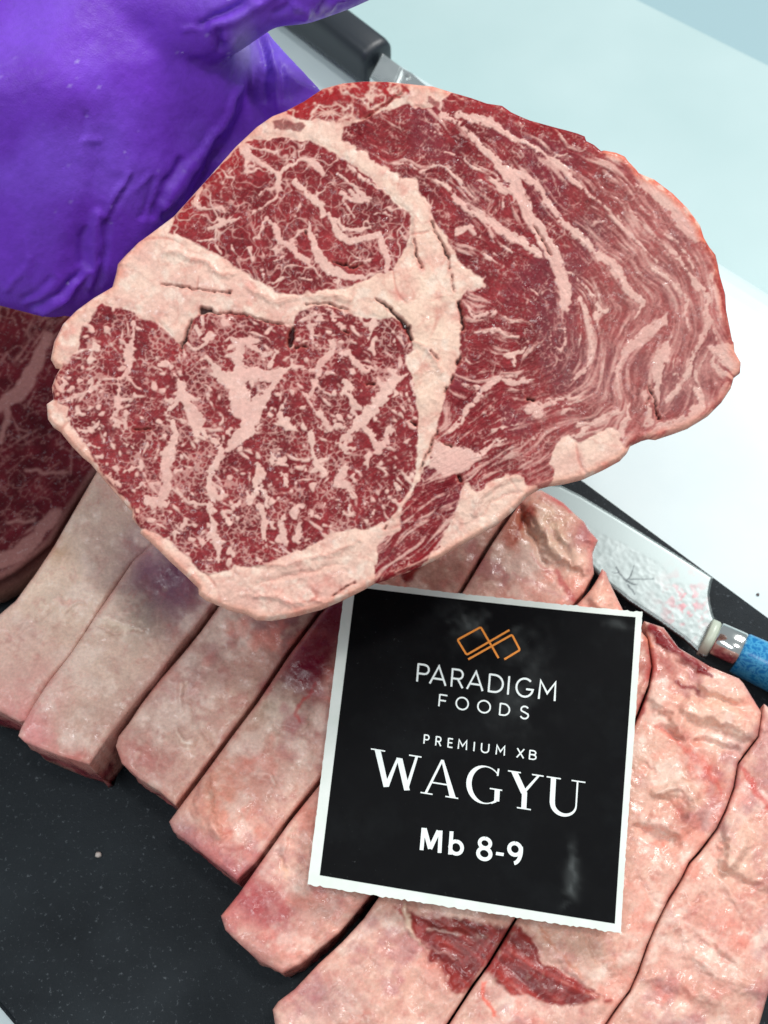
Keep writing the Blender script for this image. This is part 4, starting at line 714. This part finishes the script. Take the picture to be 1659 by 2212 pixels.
GL={ # width, strokes (polylines in cap-height units)
 'P':(.62,[[(0,0),(0,1)],[(0,.96),(.34,.96)]+arc(.34,.71,.26,.25,90,-90)+[(0,.46)]]),
 'R':(.66,[[(0,0),(0,1)],[(0,.96),(.34,.96)]+arc(.34,.71,.26,.25,90,-90)+[(0,.46)],[(.33,.46),(.64,0)]]),
 'A':(.84,[[(0,0),(.42,1),(.84,0)],[(.14,.31),(.70,.31)]]),'D':(.8,[[(0,0),(0,1)],[(0,.96),(.30,.96)]+arc(.30,.5,.48,.46,90,-90,18)+[(0,.04)]]),
 'I':(.0,[[(0,0),(0,1)]]),'G':(.95,[arc(.48,.5,.47,.49,48,352,26)+[(.95,.43),(.56,.43)]]),'M':(.88,[[(0,0),(.03,1),(.44,.36),(.85,1),(.88,0)]]),
 'F':(.55,[[(0,0),(0,1)],[(0,.96),(.55,.96)],[(0,.5),(.48,.5)]]),'O':(1.,[arc(.5,.5,.49,.49,90,450,30)]),'S':(.6,[SS]),
 'E':(.5,[[(0,0),(0,1)],[(0,.96),(.5,.96)],[(0,.52),(.45,.52)],[(0,.04),(.5,.04)]]),'U':(.72,[[(0,1),(0,.35)]+arc(.36,.36,.36,.34,180,360,14)+[(.72,1)]]),
 'X':(.66,[[(0,0),(.66,1)],[(0,1),(.66,0)]]),'B':(.58,[[(0,0),(0,1)],[(0,.96),(.3,.96)]+arc(.3,.75,.23,.21,90,-90)+[(0,.53)],[(.3,.53)]+arc(.3,.285,.28,.245,90,-90)+[(0,.04)]])}
class Ink:
    def __init__(s): s.v=[]; s.f=[]; s.k=0; s.g=[]
    def stroke(s,pts,wid,base=.00026,closed=False):
        """pts in Q pixels, wid number or list; ribbon with mitred joints"""
        p=[np.array(pts[0],float)]
        for q in pts[1:]:
            if np.hypot(*(np.array(q,float)-p[-1]))>.5: p.append(np.array(q,float))
        if not np.isscalar(wid) and len(p)!=len(wid): wid=[wid[min(len(wid)-1,round(i*(len(wid)-1)/(len(p)-1)))] for i in range(len(p))]
        s.g.append(len(s.v)); n=len(p); W=[wid]*n if np.isscalar(wid) else wid; off=base+s.k*.0000025; s.k=(s.k+1)%30; i0=len(s.v)
        for i in range(n):
            a=p[i-1] if i else (p[-2] if closed else None); b=p[i+1] if i<n-1 else (p[1] if closed else None)
            if a is None: d=(b-p[i]); d/=np.linalg.norm(d); m=np.array([-d[1],d[0]])
            elif b is None: d=(p[i]-a); d/=np.linalg.norm(d); m=np.array([-d[1],d[0]])
            else:
                d0=(p[i]-a)/np.linalg.norm(p[i]-a); d1=(b-p[i])/np.linalg.norm(b-p[i]); n0=np.array([-d0[1],d0[0]]); n1=np.array([-d1[1],d1[0]]); m=n0+n1; m/=np.linalg.norm(m)+1e-9; m/=max(.45,m@n0)
            for sg in (1,-1): s.v.append(Qp(*(p[i]+m*sg*W[i]/2),off))
        for i in range(n-1): a=i0+2*i; s.f.append((a,a+1,a+3,a+2))
    def fill(s,pts,base=.00026):
        off=base+s.k*.0000025; s.k=(s.k+1)%30; i0=len(s.v); s.g.append(i0); s.v+=[Qp(*q,off) for q in pts]; s.f.append(tuple(range(i0,i0+len(pts))))
    def done(s,name,m,label=None):
        V_=np.array(s.v); gs=s.g+[len(s.v)]          # strokes of one letter share a sliver inside the ink
        done_=list(range(gs[0],gs[1]))
        left=list(range(1,len(gs)-1))
        while left:
            best=None
            for q in left:
                R_=range(gs[q],gs[q+1]); D_=np.linalg.norm(V_[done_][:,None]-V_[list(R_)][None],axis=2); i_,j_=np.unravel_index(D_.argmin(),D_.shape)
                if best is None or D_[i_,j_]<best[0]: best=(D_[i_,j_],q,done_[i_],gs[q]+j_)
            _,q,i_,j_=best; s.v.append(V_[j_]+(V_[i_]-V_[j_])*.5+np.array([1e-6,1e-6,0])); s.f.append((i_,j_,len(s.v)-1)); done_+=list(range(gs[q],gs[q+1])); left.remove(q)
        o=mesh(name,s.v,s.f,None,m,False); keep(o,cardroot)
        if label: o['label']=label
        bm=bmesh.new(); bm.from_mesh(o.data)
        for f in bm.faces:
            f.normal_update()
            if f.normal.dot(Vector(cn))<0: f.normal_flip()
        bmesh.ops.triangulate(bm,faces=[f for f in bm.faces if len(f.verts)>4]); bm.to_mesh(o.data); bm.free(); return o
def word(name,letters,org,ex,up,wid):
    """letters: (char, x start px, x end px) measured along the baseline from org"""
    k=Ink(); org=np.array(org,float); ex=np.array(ex,float); up=np.array(up,float)
    for ch,x0,x1 in letters:
        W,st=GL[ch]; s=(x1-x0)/W if W else 1
        for pl in st:
            k.stroke([org+ex*(x0-org[0]+x*s)+up*y for x,y in pl],wid,closed=(ch=='O'))
        k.done('letter',M_ink); k=Ink()
word('letter',[('P',524,576),('A',583,657),('R',684,738),('A',757,830),('D',858,923),('I',948,948),('G',984,1062),('M',1092,1166)],(520,513),(1,.141),(7,-86),9.2)
word('letter',[('F',626,661),('O',704,761),('O',805,864),('D',909,954),('S',1004,1041)],(625,628),(1,.145),(5,-57),7.2)
word('letter',[('P',556,578),('R',611,635),('E',668,689),('M',716,754),('I',789,789),('U',823,857),('M',893,931),('X',989,1021),('B',1048,1078)],(555,803),(1,.147),(3.5,-43),6.2)
k=Ink(); OX=np.array((310.,998.))
def Wq(x,y): return (OX+np.array((1,.156))*(x-310)+np.array((9,-170))*y)
def wf(pts): k.fill([Wq(x,y) for x,y in pts])
wf([(318,.97),(346,.97),(392,.03),(368,-.0)]); wf([(368,0),(392,.03),(432,.84),(421,.84)]); wf([(420,.86),(448,.86),(490,.03),(464,0)]); wf([(464,0),(482,.03),(520,.97),(508,.97)])
wf([(300,1.),(366,1.),(366,.965),(300,.965)]); wf([(478,1.),(536,1.),(536,.965),(478,.965)])
k.done('letter',M_ink); k=Ink()
wf([(558,.02),(570,.02),(636,.96),(628,1.)]); wf([(628,1.),(640,1.),(705,.02),(676,.02)]); wf([(582,.36),(660,.36),(660,.32),(580,.32)]); wf([(540,.035),(596,.035),(596,0),(540,0)]); wf([(656,.035),(716,.035),(716,0),(656,0)])
def wst(pts,w_): k.stroke([Wq(x,y) for x,y in pts],w_)
k.done('letter',M_ink); k=Ink()
ga=arc(838,.5,76,.505,40,322,30); wst(ga,[5+20*max(0,-math.cos(math.radians(40+282*i/30)))**1 for i in range(31)])
wst([(893,.80),(896,1.0)],8); wst([(895,.42),(895,.10)],24); wst([(860,.425),(918,.425)],6); wst([(893,.10),(870,.03)],8)
k.done('letter',M_ink); k=Ink()
wf([(955,.97),(986,.97),(1034,.46),(1022,.40),(1006,.42)]); wf([(1010,.46),(1024,.44),(1088,.97),(1076,.97)]); wst([(1022,.46),(1022,.02)],24); wf([(940,1.),(1000,1.),(1000,.965),(940,.965)]); wf([(1052,1.),(1106,1.),(1106,.965),(1052,.965)]); wf([(990,.035),(1055,.035),(1055,0),(990,0)])
k.done('letter',M_ink); k=Ink()
wst([(1152,.98),(1152,.32)]+arc(1208,.31,55,.30,180,360,18)+[(1264,.98)],[24]*2+[24-17*i/18 for i in range(19)]+[8]); wf([(1120,1.),(1186,1.),(1186,.965),(1120,.965)]); wf([(1236,1.),(1300,1.),(1300,.965),(1236,.965)])
k.done('letter',M_ink)
k=Ink()
def Mq(x,y): return np.array((536,1299))+np.array((1,.152))*(x-536)+np.array((7,-104))*y
def ms(pts,w_): k.stroke([Mq(x,y) for x,y in pts],w_)
ms([(545,0),(547,1)],18); ms([(552,.98),(584,.12)],20); ms([(584,.12),(618,.98)],20); ms([(627,1),(629,0)],18)
k.done('letter',M_ink); k=Ink()
ms([(678,0),(678,1.04)],18); ms(arc(704,.35,28,.28,90,450,20),17)
k.done('letter',M_ink); k=Ink()
ms(arc(836,.74,25,.215,90,450,20),17); ms(arc(836,.27,29,.25,90,450,20),18)
k.done('digit',M_ink); k=Ink()
ms([(890,.36),(926,.36)],15)
k.done('hyphen',M_ink); k=Ink()
ms(arc(976,.68,27,.26,90,450,20),18); ms(arc(972,.62,33,.58,20,-82,14),18); 
k.done('digit',M_ink)
k=Ink()
def rc(pts,r=9):
    out=[pts[0]]
    for i in range(1,len(pts)-1):
        a,b,c=map(np.array,(pts[i-1],pts[i],pts[i+1])); e=(a-b)/np.linalg.norm(a-b); f=(c-b)/np.linalg.norm(c-b); s=b+e*r; t=b+f*r
        for q_ in range(6): x=q_/5; out.append(tuple((1-x)**2*s+2*x*(1-x)*b+x*x*t))
    return out+[pts[-1]]
k.stroke(rc([(905,402),(822,256),(713,316),(756,387),(956,270)]),9.5); k.stroke(rc([(763,408),(968,292),(1005,364),(932,408)]),9.5)
k.done('emblem',M_or,'orange line emblem of two interlocked open boxes')
tag(cardroot,'square black price card with white border and lettering resting on the sliced beef','card')
# ---------------- knives ----------------
def steel(nt,b):
    n=noise(nt,60,3,.5); r=ramp(nt,n.outputs[0],.3,.75,(.22,.22,.22,1),(.38,.38,.38,1)); nt.links.new(r.outputs[0],b.inputs['Roughness'])
M_steel=mat('brushed_steel',(.66,.70,.70),.3,1.,steel)
def hammered(nt,b):
    a=N(nt,'ShaderNodeVertexColor',layer_name='col'); nt.links.new(a.outputs[0],b.inputs['Base Color'])
M_blade=mat('hammered_steel',(.6,.62,.62),.36,.75,hammered)
kz=.015
BL=T('O',[(110,905),(310,930),(450,1000),(700,1150),(900,1275),(1100,1400),(1305,1530),(1292,1570),(1280,1640),(1286,1700),(1300,1760),(1320,1820),(1345,1835),(1262,2040),(1240,2040),(1120,1930),(960,1815),(760,1680),(620,1570),(500,1450),(300,1240),(60,1000),(-200,780),(-160,700)])
cb=Canvas(980,900,1600,1460,1.6,91); rb=np.random.RandomState(4); wx_,wy_=cb.X+3*cb.n(20,2),cb.Y+3*cb.n(20,2); a_,b_,i_=worley((wx_*.8+wy_*.6)*.7,(wy_*.8-wx_*.6),11,rb)
lo=np.full(cb.X.shape,-60.); cb.warp((20,3),(6,1.5))
ham=cb.poly(T('O',[(-300,700),(0,1000),(300,1130),(450,1180),(560,1240),(780,1340),(960,1450),(1050,1560),(1200,1590),(1290,1680),(1340,1840),(1250,2060),(900,1800),(0,1300)]))
hm=sstep(-3,3,ham)
BH=(-np.clip(1-a_*1.7,0,1)*3.2+cb.n(10,2))*hm+.5*cb.n(60,2)
ENG=[[(670,1460,9),(690,1500,7),(730,1550,8)],[(790,1460,7),(770,1520,8),(740,1550,9)],[(690,1500,5),(650,1495,4)],[(760,1540,7),(840,1540,6),(920,1545,5)],[(740,1560,12),(790,1570,9),(810,1575,5)],[(750,1580,7),(780,1610,9),(800,1640,7)],[(720,1540,10),(760,1560,13)]]
en=np.full(cb.X.shape,-60.)
for p in ENG: cb.seam(en,T('O',p),6,True)
ek=sstep(-.8,.6,en); BH-=1.0*ek
BCc=np.tile(np.array([.17,.20,.20]),(*cb.X.shape,1)); BCc=mix(BCc,np.array([.16,.185,.185]),hm*.8); BCc=mix(BCc,np.array([.24,.27,.27]),hm*np.clip(i_-.4,0,1)*.8)
rd=np.exp(-((cb.X-1480)**2/45**2+(cb.Y-1310)**2/60**2)); BCc=mix(BCc,np.array([.21,.11,.12]),np.clip(rd*1.0*sstep(.1,.5,cb.n(14,3)+.15),0,1)); BCc=mix(BCc,np.array([.02,.025,.03]),ek*.9)  # rd: pink reflection of the meat painted into the blade colour
kn=empty('chef_knife',tuple(PZ(1400,1230,.002)))
def bskirt(P,Tn,k_,X,Y,C): Q=P.copy(); Q[:,2]-=.0016*k_; return Q,C
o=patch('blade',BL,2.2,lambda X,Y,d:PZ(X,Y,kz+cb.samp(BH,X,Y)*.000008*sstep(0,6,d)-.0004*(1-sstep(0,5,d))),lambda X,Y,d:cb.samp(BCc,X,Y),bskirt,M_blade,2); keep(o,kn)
def tube(name,pts,secs,m,root,n=24,flat=.8,cap=True):
    """rounded bar through world points; secs=(half width, half height)"""
    V=[];F=[]; pts=[np.array(p,float) for p in pts]
    for i,p in enumerate(pts):
        d=pts[min(i+1,len(pts)-1)]-pts[max(i-1,0)]; d/=np.linalg.norm(d); s=np.cross(d,[0,0,1]); s/=np.linalg.norm(s); u_=np.cross(s,d); a,b=secs[i]
        for k_ in range(n):
            t=k_*math.tau/n; cx,sx=math.cos(t),math.sin(t); e=flat
            V.append(p+s*a*math.copysign(abs(cx)**e,cx)+u_*b*math.copysign(abs(sx)**e,sx))
    for i in range(len(pts)-1):
        for k_ in range(n): F.append((i*n+k_,i*n+(k_+1)%n,(i+1)*n+(k_+1)%n,(i+1)*n+k_))
    F.append(tuple(range(n-1,-1,-1))); F.append(tuple(range((len(pts)-1)*n,len(pts)*n)))
    o=mesh(name,V,F,None,m,True); keep(o,root); return o
def mid(a,b): return PZ((a[0]+b[0])/2,(a[1]+b[1])/2,kz)
q1=T('O',[(1350,1833),(1252,2042)]); q2=T('O',[(1512,1912),(1424,2122)]); c1_=mid(*q1); c2_=mid(*q2); dr=c2_-c1_; ln=np.linalg.norm(dr); dr/=ln
hw=np.linalg.norm(PZ(*q1[0],kz)-PZ(*q1[1],kz))/2*.93
M_chrome=mat('polished_ferrule',(.72,.74,.72),.12,1.); M_pale=mat('pale_spacer',(.50,.56,.46),.35)
tube('spacer',[c1_-dr*.0035,c1_-dr*.003,c1_-dr*.0004,c1_],[(hw*.93,.0065),(hw*1.0,.0075),(hw*1.0,.0075),(hw*.95,.007)],M_pale,kn)
tube('ferrule',[c1_,c1_+dr*.0008,c2_-dr*.0008,c2_],[(hw*.95,.0078),(hw,.0085),(hw*1.0,.0092),(hw*.99,.0090)],M_chrome,kn)
def blue(nt,b):
    v=N(nt,'ShaderNodeTexVoronoi'); v.inputs['Scale'].default_value=330; tc=N(nt,'ShaderNodeTexCoord'); nz=noise(nt,160,3,.6); mx=N(nt,'ShaderNodeMix',data_type='RGBA'); mx.inputs[0].default_value=.012
    nt.links.new(tc.outputs['Object'],mx.inputs[6]); nt.links.new(nz.outputs['Color'],mx.inputs[7]); nt.links.new(mx.outputs[2],v.inputs['Vector'])
    v.feature='DISTANCE_TO_EDGE'; r=ramp(nt,v.outputs[0],.0,.22,(.06,.36,.62,1),(.004,.17,.44,1)); nt.links.new(r.outputs[0],b.inputs['Base Color'])
M_blue=mat('blue_resin',rough=.28,build=blue)
tube('handle',[c2_,c2_+dr*.001,c2_+dr*.02,c2_+dr*.06,c2_+dr*.10,c2_+dr*.118,c2_+dr*.122],[(hw*.98,.0088),(hw*1.03,.0096),(hw*1.1,.0105),(hw*1.15,.0112),(hw*1.15,.0112),(hw*1.0,.0098),(hw*.6,.006)],M_blue,kn)
tag(kn,'chef knife with hammered steel blade and blue handle lying on the board beside the beef','knife')
# second knife, black handle
kz2=.004; kb=empty('boning_knife',tuple(PZ(760,110,-.008)))
def KP(x,y,z=kz2): return PZ(np.array(553+x/3),np.array(y/3),z)
hL=(KP(770,420)+KP(815,350))/2
a0=(KP(820,340)+KP(740,495))/2; a1=(KP(540,90)+KP(300,160))/2
# handle runs up and to the left; its width measured across the visible end
dv=(KP(540,90)-KP(875,340)); dv/=np.linalg.norm(dv); side=np.cross(dv,[0,0,1.]); side/=np.linalg.norm(side)
hw2=abs(float((KP(875,345)-KP(735,495))@side))/2; cen=(KP(875,345)+KP(735,495))/2; cen=cen
def blackp(nt,b):
    g=noise(nt,900,2,.5); bump(nt,b,g.outputs[0],.25,.0003)
M_hand=mat('black_plastic',(.018,.024,.032),.42,0,blackp)
e0=KP(800,420); e0=(KP(850,340)+KP(735,495))/2
tube('handle',[e0+dv*t for t in (0,.0008,.004,.03,.07,.11,.125,.128)],[(hw2*.86,.0095),(hw2*.97,.011),(hw2,.0122),(hw2*1.0,.0128),(hw2*1.02,.013),(hw2*1.05,.013),(hw2*.9,.011),(hw2*.5,.006)],M_hand,kb,28,.6)
def flatpart(name,pts,z,th,m,root,bev=.0004):
    o=slabmesh(name,[tuple(KP(x,y,z)[:2]) for x,y in pts],z-th,z,m,bev); keep(o,root); return o
flatpart('bolster',[(822,335),(950,428),(908,530),(880,600),(738,492)],kz2+.008,.012,M_steel,kb,.0012)
flatpart('blade',[(952,440),(1010,470),(1070,525),(1300,700),(1500,1000),(1400,1000),(1100,760),(905,580),(915,530)],kz2+.004,.003,M_steel,kb)
bm=bmesh.new(); bmesh.ops.create_cone(bm,cap_ends=True,segments=16,radius1=.0014,radius2=.0011,depth=.0012,matrix=Matrix.Translation(Vector(KP(980,490,kz2+.0045)))); me=bpy.data.meshes.new('rivet'); bm.to_mesh(me); bm.free(); keep(link('rivet',me,None,M_chrome,False),kb)
tag(kb,'black handled knife with a steel bolster lying on the white counter above the steak','knife')
# ---------------- gloved hand ----------------
PXM=lambda t:2*t*TH/2212
def hull(bm,spheres):
    b2=bmesh.new()
    for x,y,t,r in spheres:
        c_=Vector(PT(x,y,t)); rr=r*PXM(t); bmesh.ops.create_icosphere(b2,subdivisions=3,radius=rr,matrix=Matrix.Translation(c_))
    rs=bmesh.ops.convex_hull(b2,input=b2.verts); bad=[g_ for g_ in set(rs['geom_interior'])|set(rs['geom_unused']) if isinstance(g_,bmesh.types.BMVert)]
    bmesh.ops.delete(b2,geom=bad,context='VERTS'); me=bpy.data.meshes.new('t'); b2.to_mesh(me); b2.free(); bm.from_mesh(me); bpy.data.meshes.remove(me)
bm=bmesh.new()
hull(bm,[(-260,480,.366,110),(20,535,.366,105),(110,588,.370,98),(200,540,.370,90),(330,380,.368,90),(440,200,.366,86),(474,120,.368,70),(200,-60,.352,140),(-260,-100,.358,160),(120,200,.347,150),(-200,250,.352,170),(300,150,.353,100)])
hull(bm,[(440,200,.378,90),(330,380,.380,90),(110,588,.380,90),(560,330,.388,60),(440,520,.388,60),(230,640,.386,55)])
hull(bm,[(100,-60,.350,130),(300,20,.349,105),(470,25,.346,82)])
for ch in ([(350,60,.352,105),(470,30,.345,88),(570,-18,.342,72)],[(570,-18,.342,72),(650,-20,.343,68)],[(650,-20,.343,68),(730,-46,.346,66),(815,-75,.352,58)],
           [(440,190,.378,95),(516,120,.380,74)],[(516,120,.380,76),(637,243,.384,72)],[(637,243,.384,72),(760,380,.386,66)],[(760,380,.386,66),(860,500,.386,58)],
           [(400,300,.380,85),(580,430,.386,72)],[(580,430,.386,72),(760,600,.386,62)],[(760,600,.386,62),(850,690,.386,54)],
           [(290,420,.381,85),(450,600,.386,70)],[(450,600,.386,70),(620,770,.386,60)],[(620,770,.386,60),(690,850,.386,54)],
           [(170,520,.381,85),(300,690,.385,62)],[(300,690,.385,62),(400,800,.386,54)],[(400,800,.386,54),(460,870,.386,48)]): hull(bm,ch)
me=bpy.data.meshes.new('gloved_hand'); bm.to_mesh(me); bm.free(); hand=link('gloved_hand',me,None,None)
md=hand.modifiers.new('r','REMESH'); md.mode='VOXEL'; md.voxel_size=.0011
m2=hand.modifiers.new('s','SMOOTH'); m2.iterations=22; m2.factor=.6
dg=bpy.context.evaluated_depsgraph_get(); ev=bpy.data.meshes.new_from_object(hand.evaluated_get(dg)); hand.modifiers.clear(); hand.data=ev; ev.name='gloved_hand'
nv=len(ev.vertices); co=np.empty(nv*3,np.float32); ev.vertices.foreach_get('co',co); co=co.reshape(-1,3).astype(float)
nr=np.empty(nv*3,np.float32); ev.vertex_normals.foreach_get('vector',nr); nr=nr.reshape(-1,3)
rel=co-CP; dep=rel@FW; px=829.5+(rel[:,0]/dep)/TH*1106; py=1106-(rel@UPV/dep)/TH*1106
cg=Canvas(-300,-200,950,950,2.4,131); cg.warp((50,7),(16,2.5)); GH=2.0*cg.n(120,3)+.8*cg.n(22,3)+.35*cg.n(7,2)
# long soft folds fanning down across the palm
ang=np.arctan2(cg.WX-330,cg.WY+350); GH+=4.5*vnoise(4,4000,3,60,cg.rng)[1][np.clip(((ang+1.6)/3.2*3999),0,3999).astype(int)]*sstep(120,420,cg.Y)
W_=[('P',[(1420,900,20),(1390,1000,50),(1260,1220,50),(1080,1420,40)],-7),('P',[(1560,560,20),(1480,740,40),(1330,960,50),(1180,1180,60),(1070,1340,50)],6),('P',[(1180,1050,30),(1080,1200,40),(1000,1400,40)],-5),('P',[(990,1180,16),(960,1290,20),(930,1420,20)],-4),('P',[(820,1120,10),(760,1220,16),(690,1400,12)],4),('P',[(840,1150,10),(740,1340,12),(700,1420,8)],-4),
 ('P',[(640,1380,30),(620,1600,40),(590,1850,30)],5),('P',[(700,1450,30),(680,1650,30),(620,1900,20)],-5),('P',[(560,1500,30),(520,1700,30)],-4),('P',[(560,1770,26),(440,1930,30),(290,2010,24)],6),('P',[(520,1790,14),(400,1890,14),(200,1990,20)],-6),('P',[(160,1720,12),(110,1800,16),(40,1870,12)],4),('P',[(340,1800,12),(250,1880,16),(150,1930,12)],-5),('P',[(200,1660,14),(180,1780,14)],3),
 ('P',[(560,740,10),(530,900,12)],-3),('P',[(540,915,6),(640,900,6)],2.5),('P',[(960,1160,8),(890,1220,8)],3),('P',[(1560,10,30),(1430,90,30),(1290,160,20)],-7),('P',[(1659,20,40),(1520,120,40),(1370,180,40)],5),('P',[(1400,200,20),(1420,290,26),(1440,320,14)],-9),('P',[(1460,300,20),(1340,400,30),(1250,400,20)],-5),('P',[(1280,180,16),(1180,200,12)],4),
 ('G',[(0,60,30),(60,20,30),(120,-20,30)],5),('G',[(240,40,10),(330,80,16),(300,150,10)],5),('G',[(120,100,16),(210,50,20),(240,-20,20)],-5),('G',[(260,130,8),(420,130,8),(560,90,8)],3.5),('G',[(380,100,8),(440,30,12),(460,-20,12)],-6),('G',[(460,100,10),(500,20,12),(560,0,12)],5),
 ('P',[(1540,260,6),(1480,380,10),(1430,420,6)],4),('P',[(1570,260,6),(1530,400,10),(1510,500,6)],-3),('P',[(1600,260,6),(1600,420,10),(1640,560,8)],4),('G',[(10,220,16),(60,400,20),(60,640,16)],-5),('G',[(60,240,16),(140,500,30),(150,700,30)],4),('G',[(170,440,14),(190,540,20),(180,640,14)],-4),('G',[(230,520,12),(300,560,30),(360,590,20)],3.5)]
for cr,p,a in W_:
    q_=np.full(cg.X.shape,-60.); cg.seam(q_,T(cr,p),30); GH+=a*sstep(-9,5,q_)*1.3
top=nr@(-FW)
dsp=cg.samp(GH,px,py)*.00014*1.5*sstep(-.2,.4,top); co2=co+nr*dsp[:,None]; ev.vertices.foreach_set('co',co2.astype(np.float32).ravel()); ev.update()
GC=np.tile(lin([106,48,184]),(*cg.X.shape,1)); GC=mix(GC,lin([124,78,210]),sstep(-.3,.6,cg.n(150,2))*.6)
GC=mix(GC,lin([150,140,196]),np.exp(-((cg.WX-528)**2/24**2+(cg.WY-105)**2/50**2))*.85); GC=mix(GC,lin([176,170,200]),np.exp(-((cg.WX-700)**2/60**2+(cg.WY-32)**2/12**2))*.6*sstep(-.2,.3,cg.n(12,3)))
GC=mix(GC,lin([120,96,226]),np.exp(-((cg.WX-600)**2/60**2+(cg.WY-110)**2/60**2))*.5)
GC=mix(GC,lin([214,208,240]),(np.random.RandomState(3).rand(*cg.X.shape)>.9985)*.8*sstep(-.1,.3,cg.n(60,3))); GC=GC*(1+.12*cg.n(5,2)+.15*cg.n(90,3))[...,None]; GC=np.clip(GC,0,1)  # pale specks: powdery highlights painted into the glove colour
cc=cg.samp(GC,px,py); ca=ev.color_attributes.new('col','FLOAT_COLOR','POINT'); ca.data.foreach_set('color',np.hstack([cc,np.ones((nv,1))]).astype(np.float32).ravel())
def glove(nt,b):
    a=N(nt,'ShaderNodeVertexColor',layer_name='col'); nt.links.new(a.outputs[0],b.inputs['Base Color'])
    g=noise(nt,1700,3,.6); p=bump(nt,b,g.outputs[0],.35,.0003); g2=noise(nt,300,4,.6); bump(nt,b,g2.outputs[0],.25,.0006,p)
    g3=noise(nt,500,3,.7); r=ramp(nt,g3.outputs[0],.35,.7,(.42,)*3+(1,),(.62,)*3+(1,)); nt.links.new(r.outputs[0],b.inputs['Roughness']); b.inputs['Specular IOR Level'].default_value=.32
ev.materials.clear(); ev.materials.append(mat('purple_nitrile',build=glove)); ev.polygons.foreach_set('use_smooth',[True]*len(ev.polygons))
tag(hand,'hand in a wrinkled purple nitrile glove holding up the big ribeye steak','hand')
# ---------------- crumbs ----------------
def crumb(px_,py_,z,r,m,label,seed):
    bm=bmesh.new(); bmesh.ops.create_icosphere(bm,subdivisions=2,radius=r); rg=random.Random(seed)
    for v in bm.verts: v.co*=rg.uniform(.75,1.2); v.co.z*=.6
    me=bpy.data.meshes.new('meat_crumb'); bm.to_mesh(me); bm.free(); o=link('meat_crumb',me,None,m); o.location=PZ(px_,py_,z+r*.4); tag(o,label,'crumb')
crumb(212,1846,0,.0012,mat('crumb_fat',(.55,.48,.44),.5),'tiny pale meat crumb alone on the black board',1)
crumb(1637,1284,ZC,.0007,mat('crumb_dark',(.12,.08,.08),.5),'tiny dark crumb on the white counter at the right edge',2)
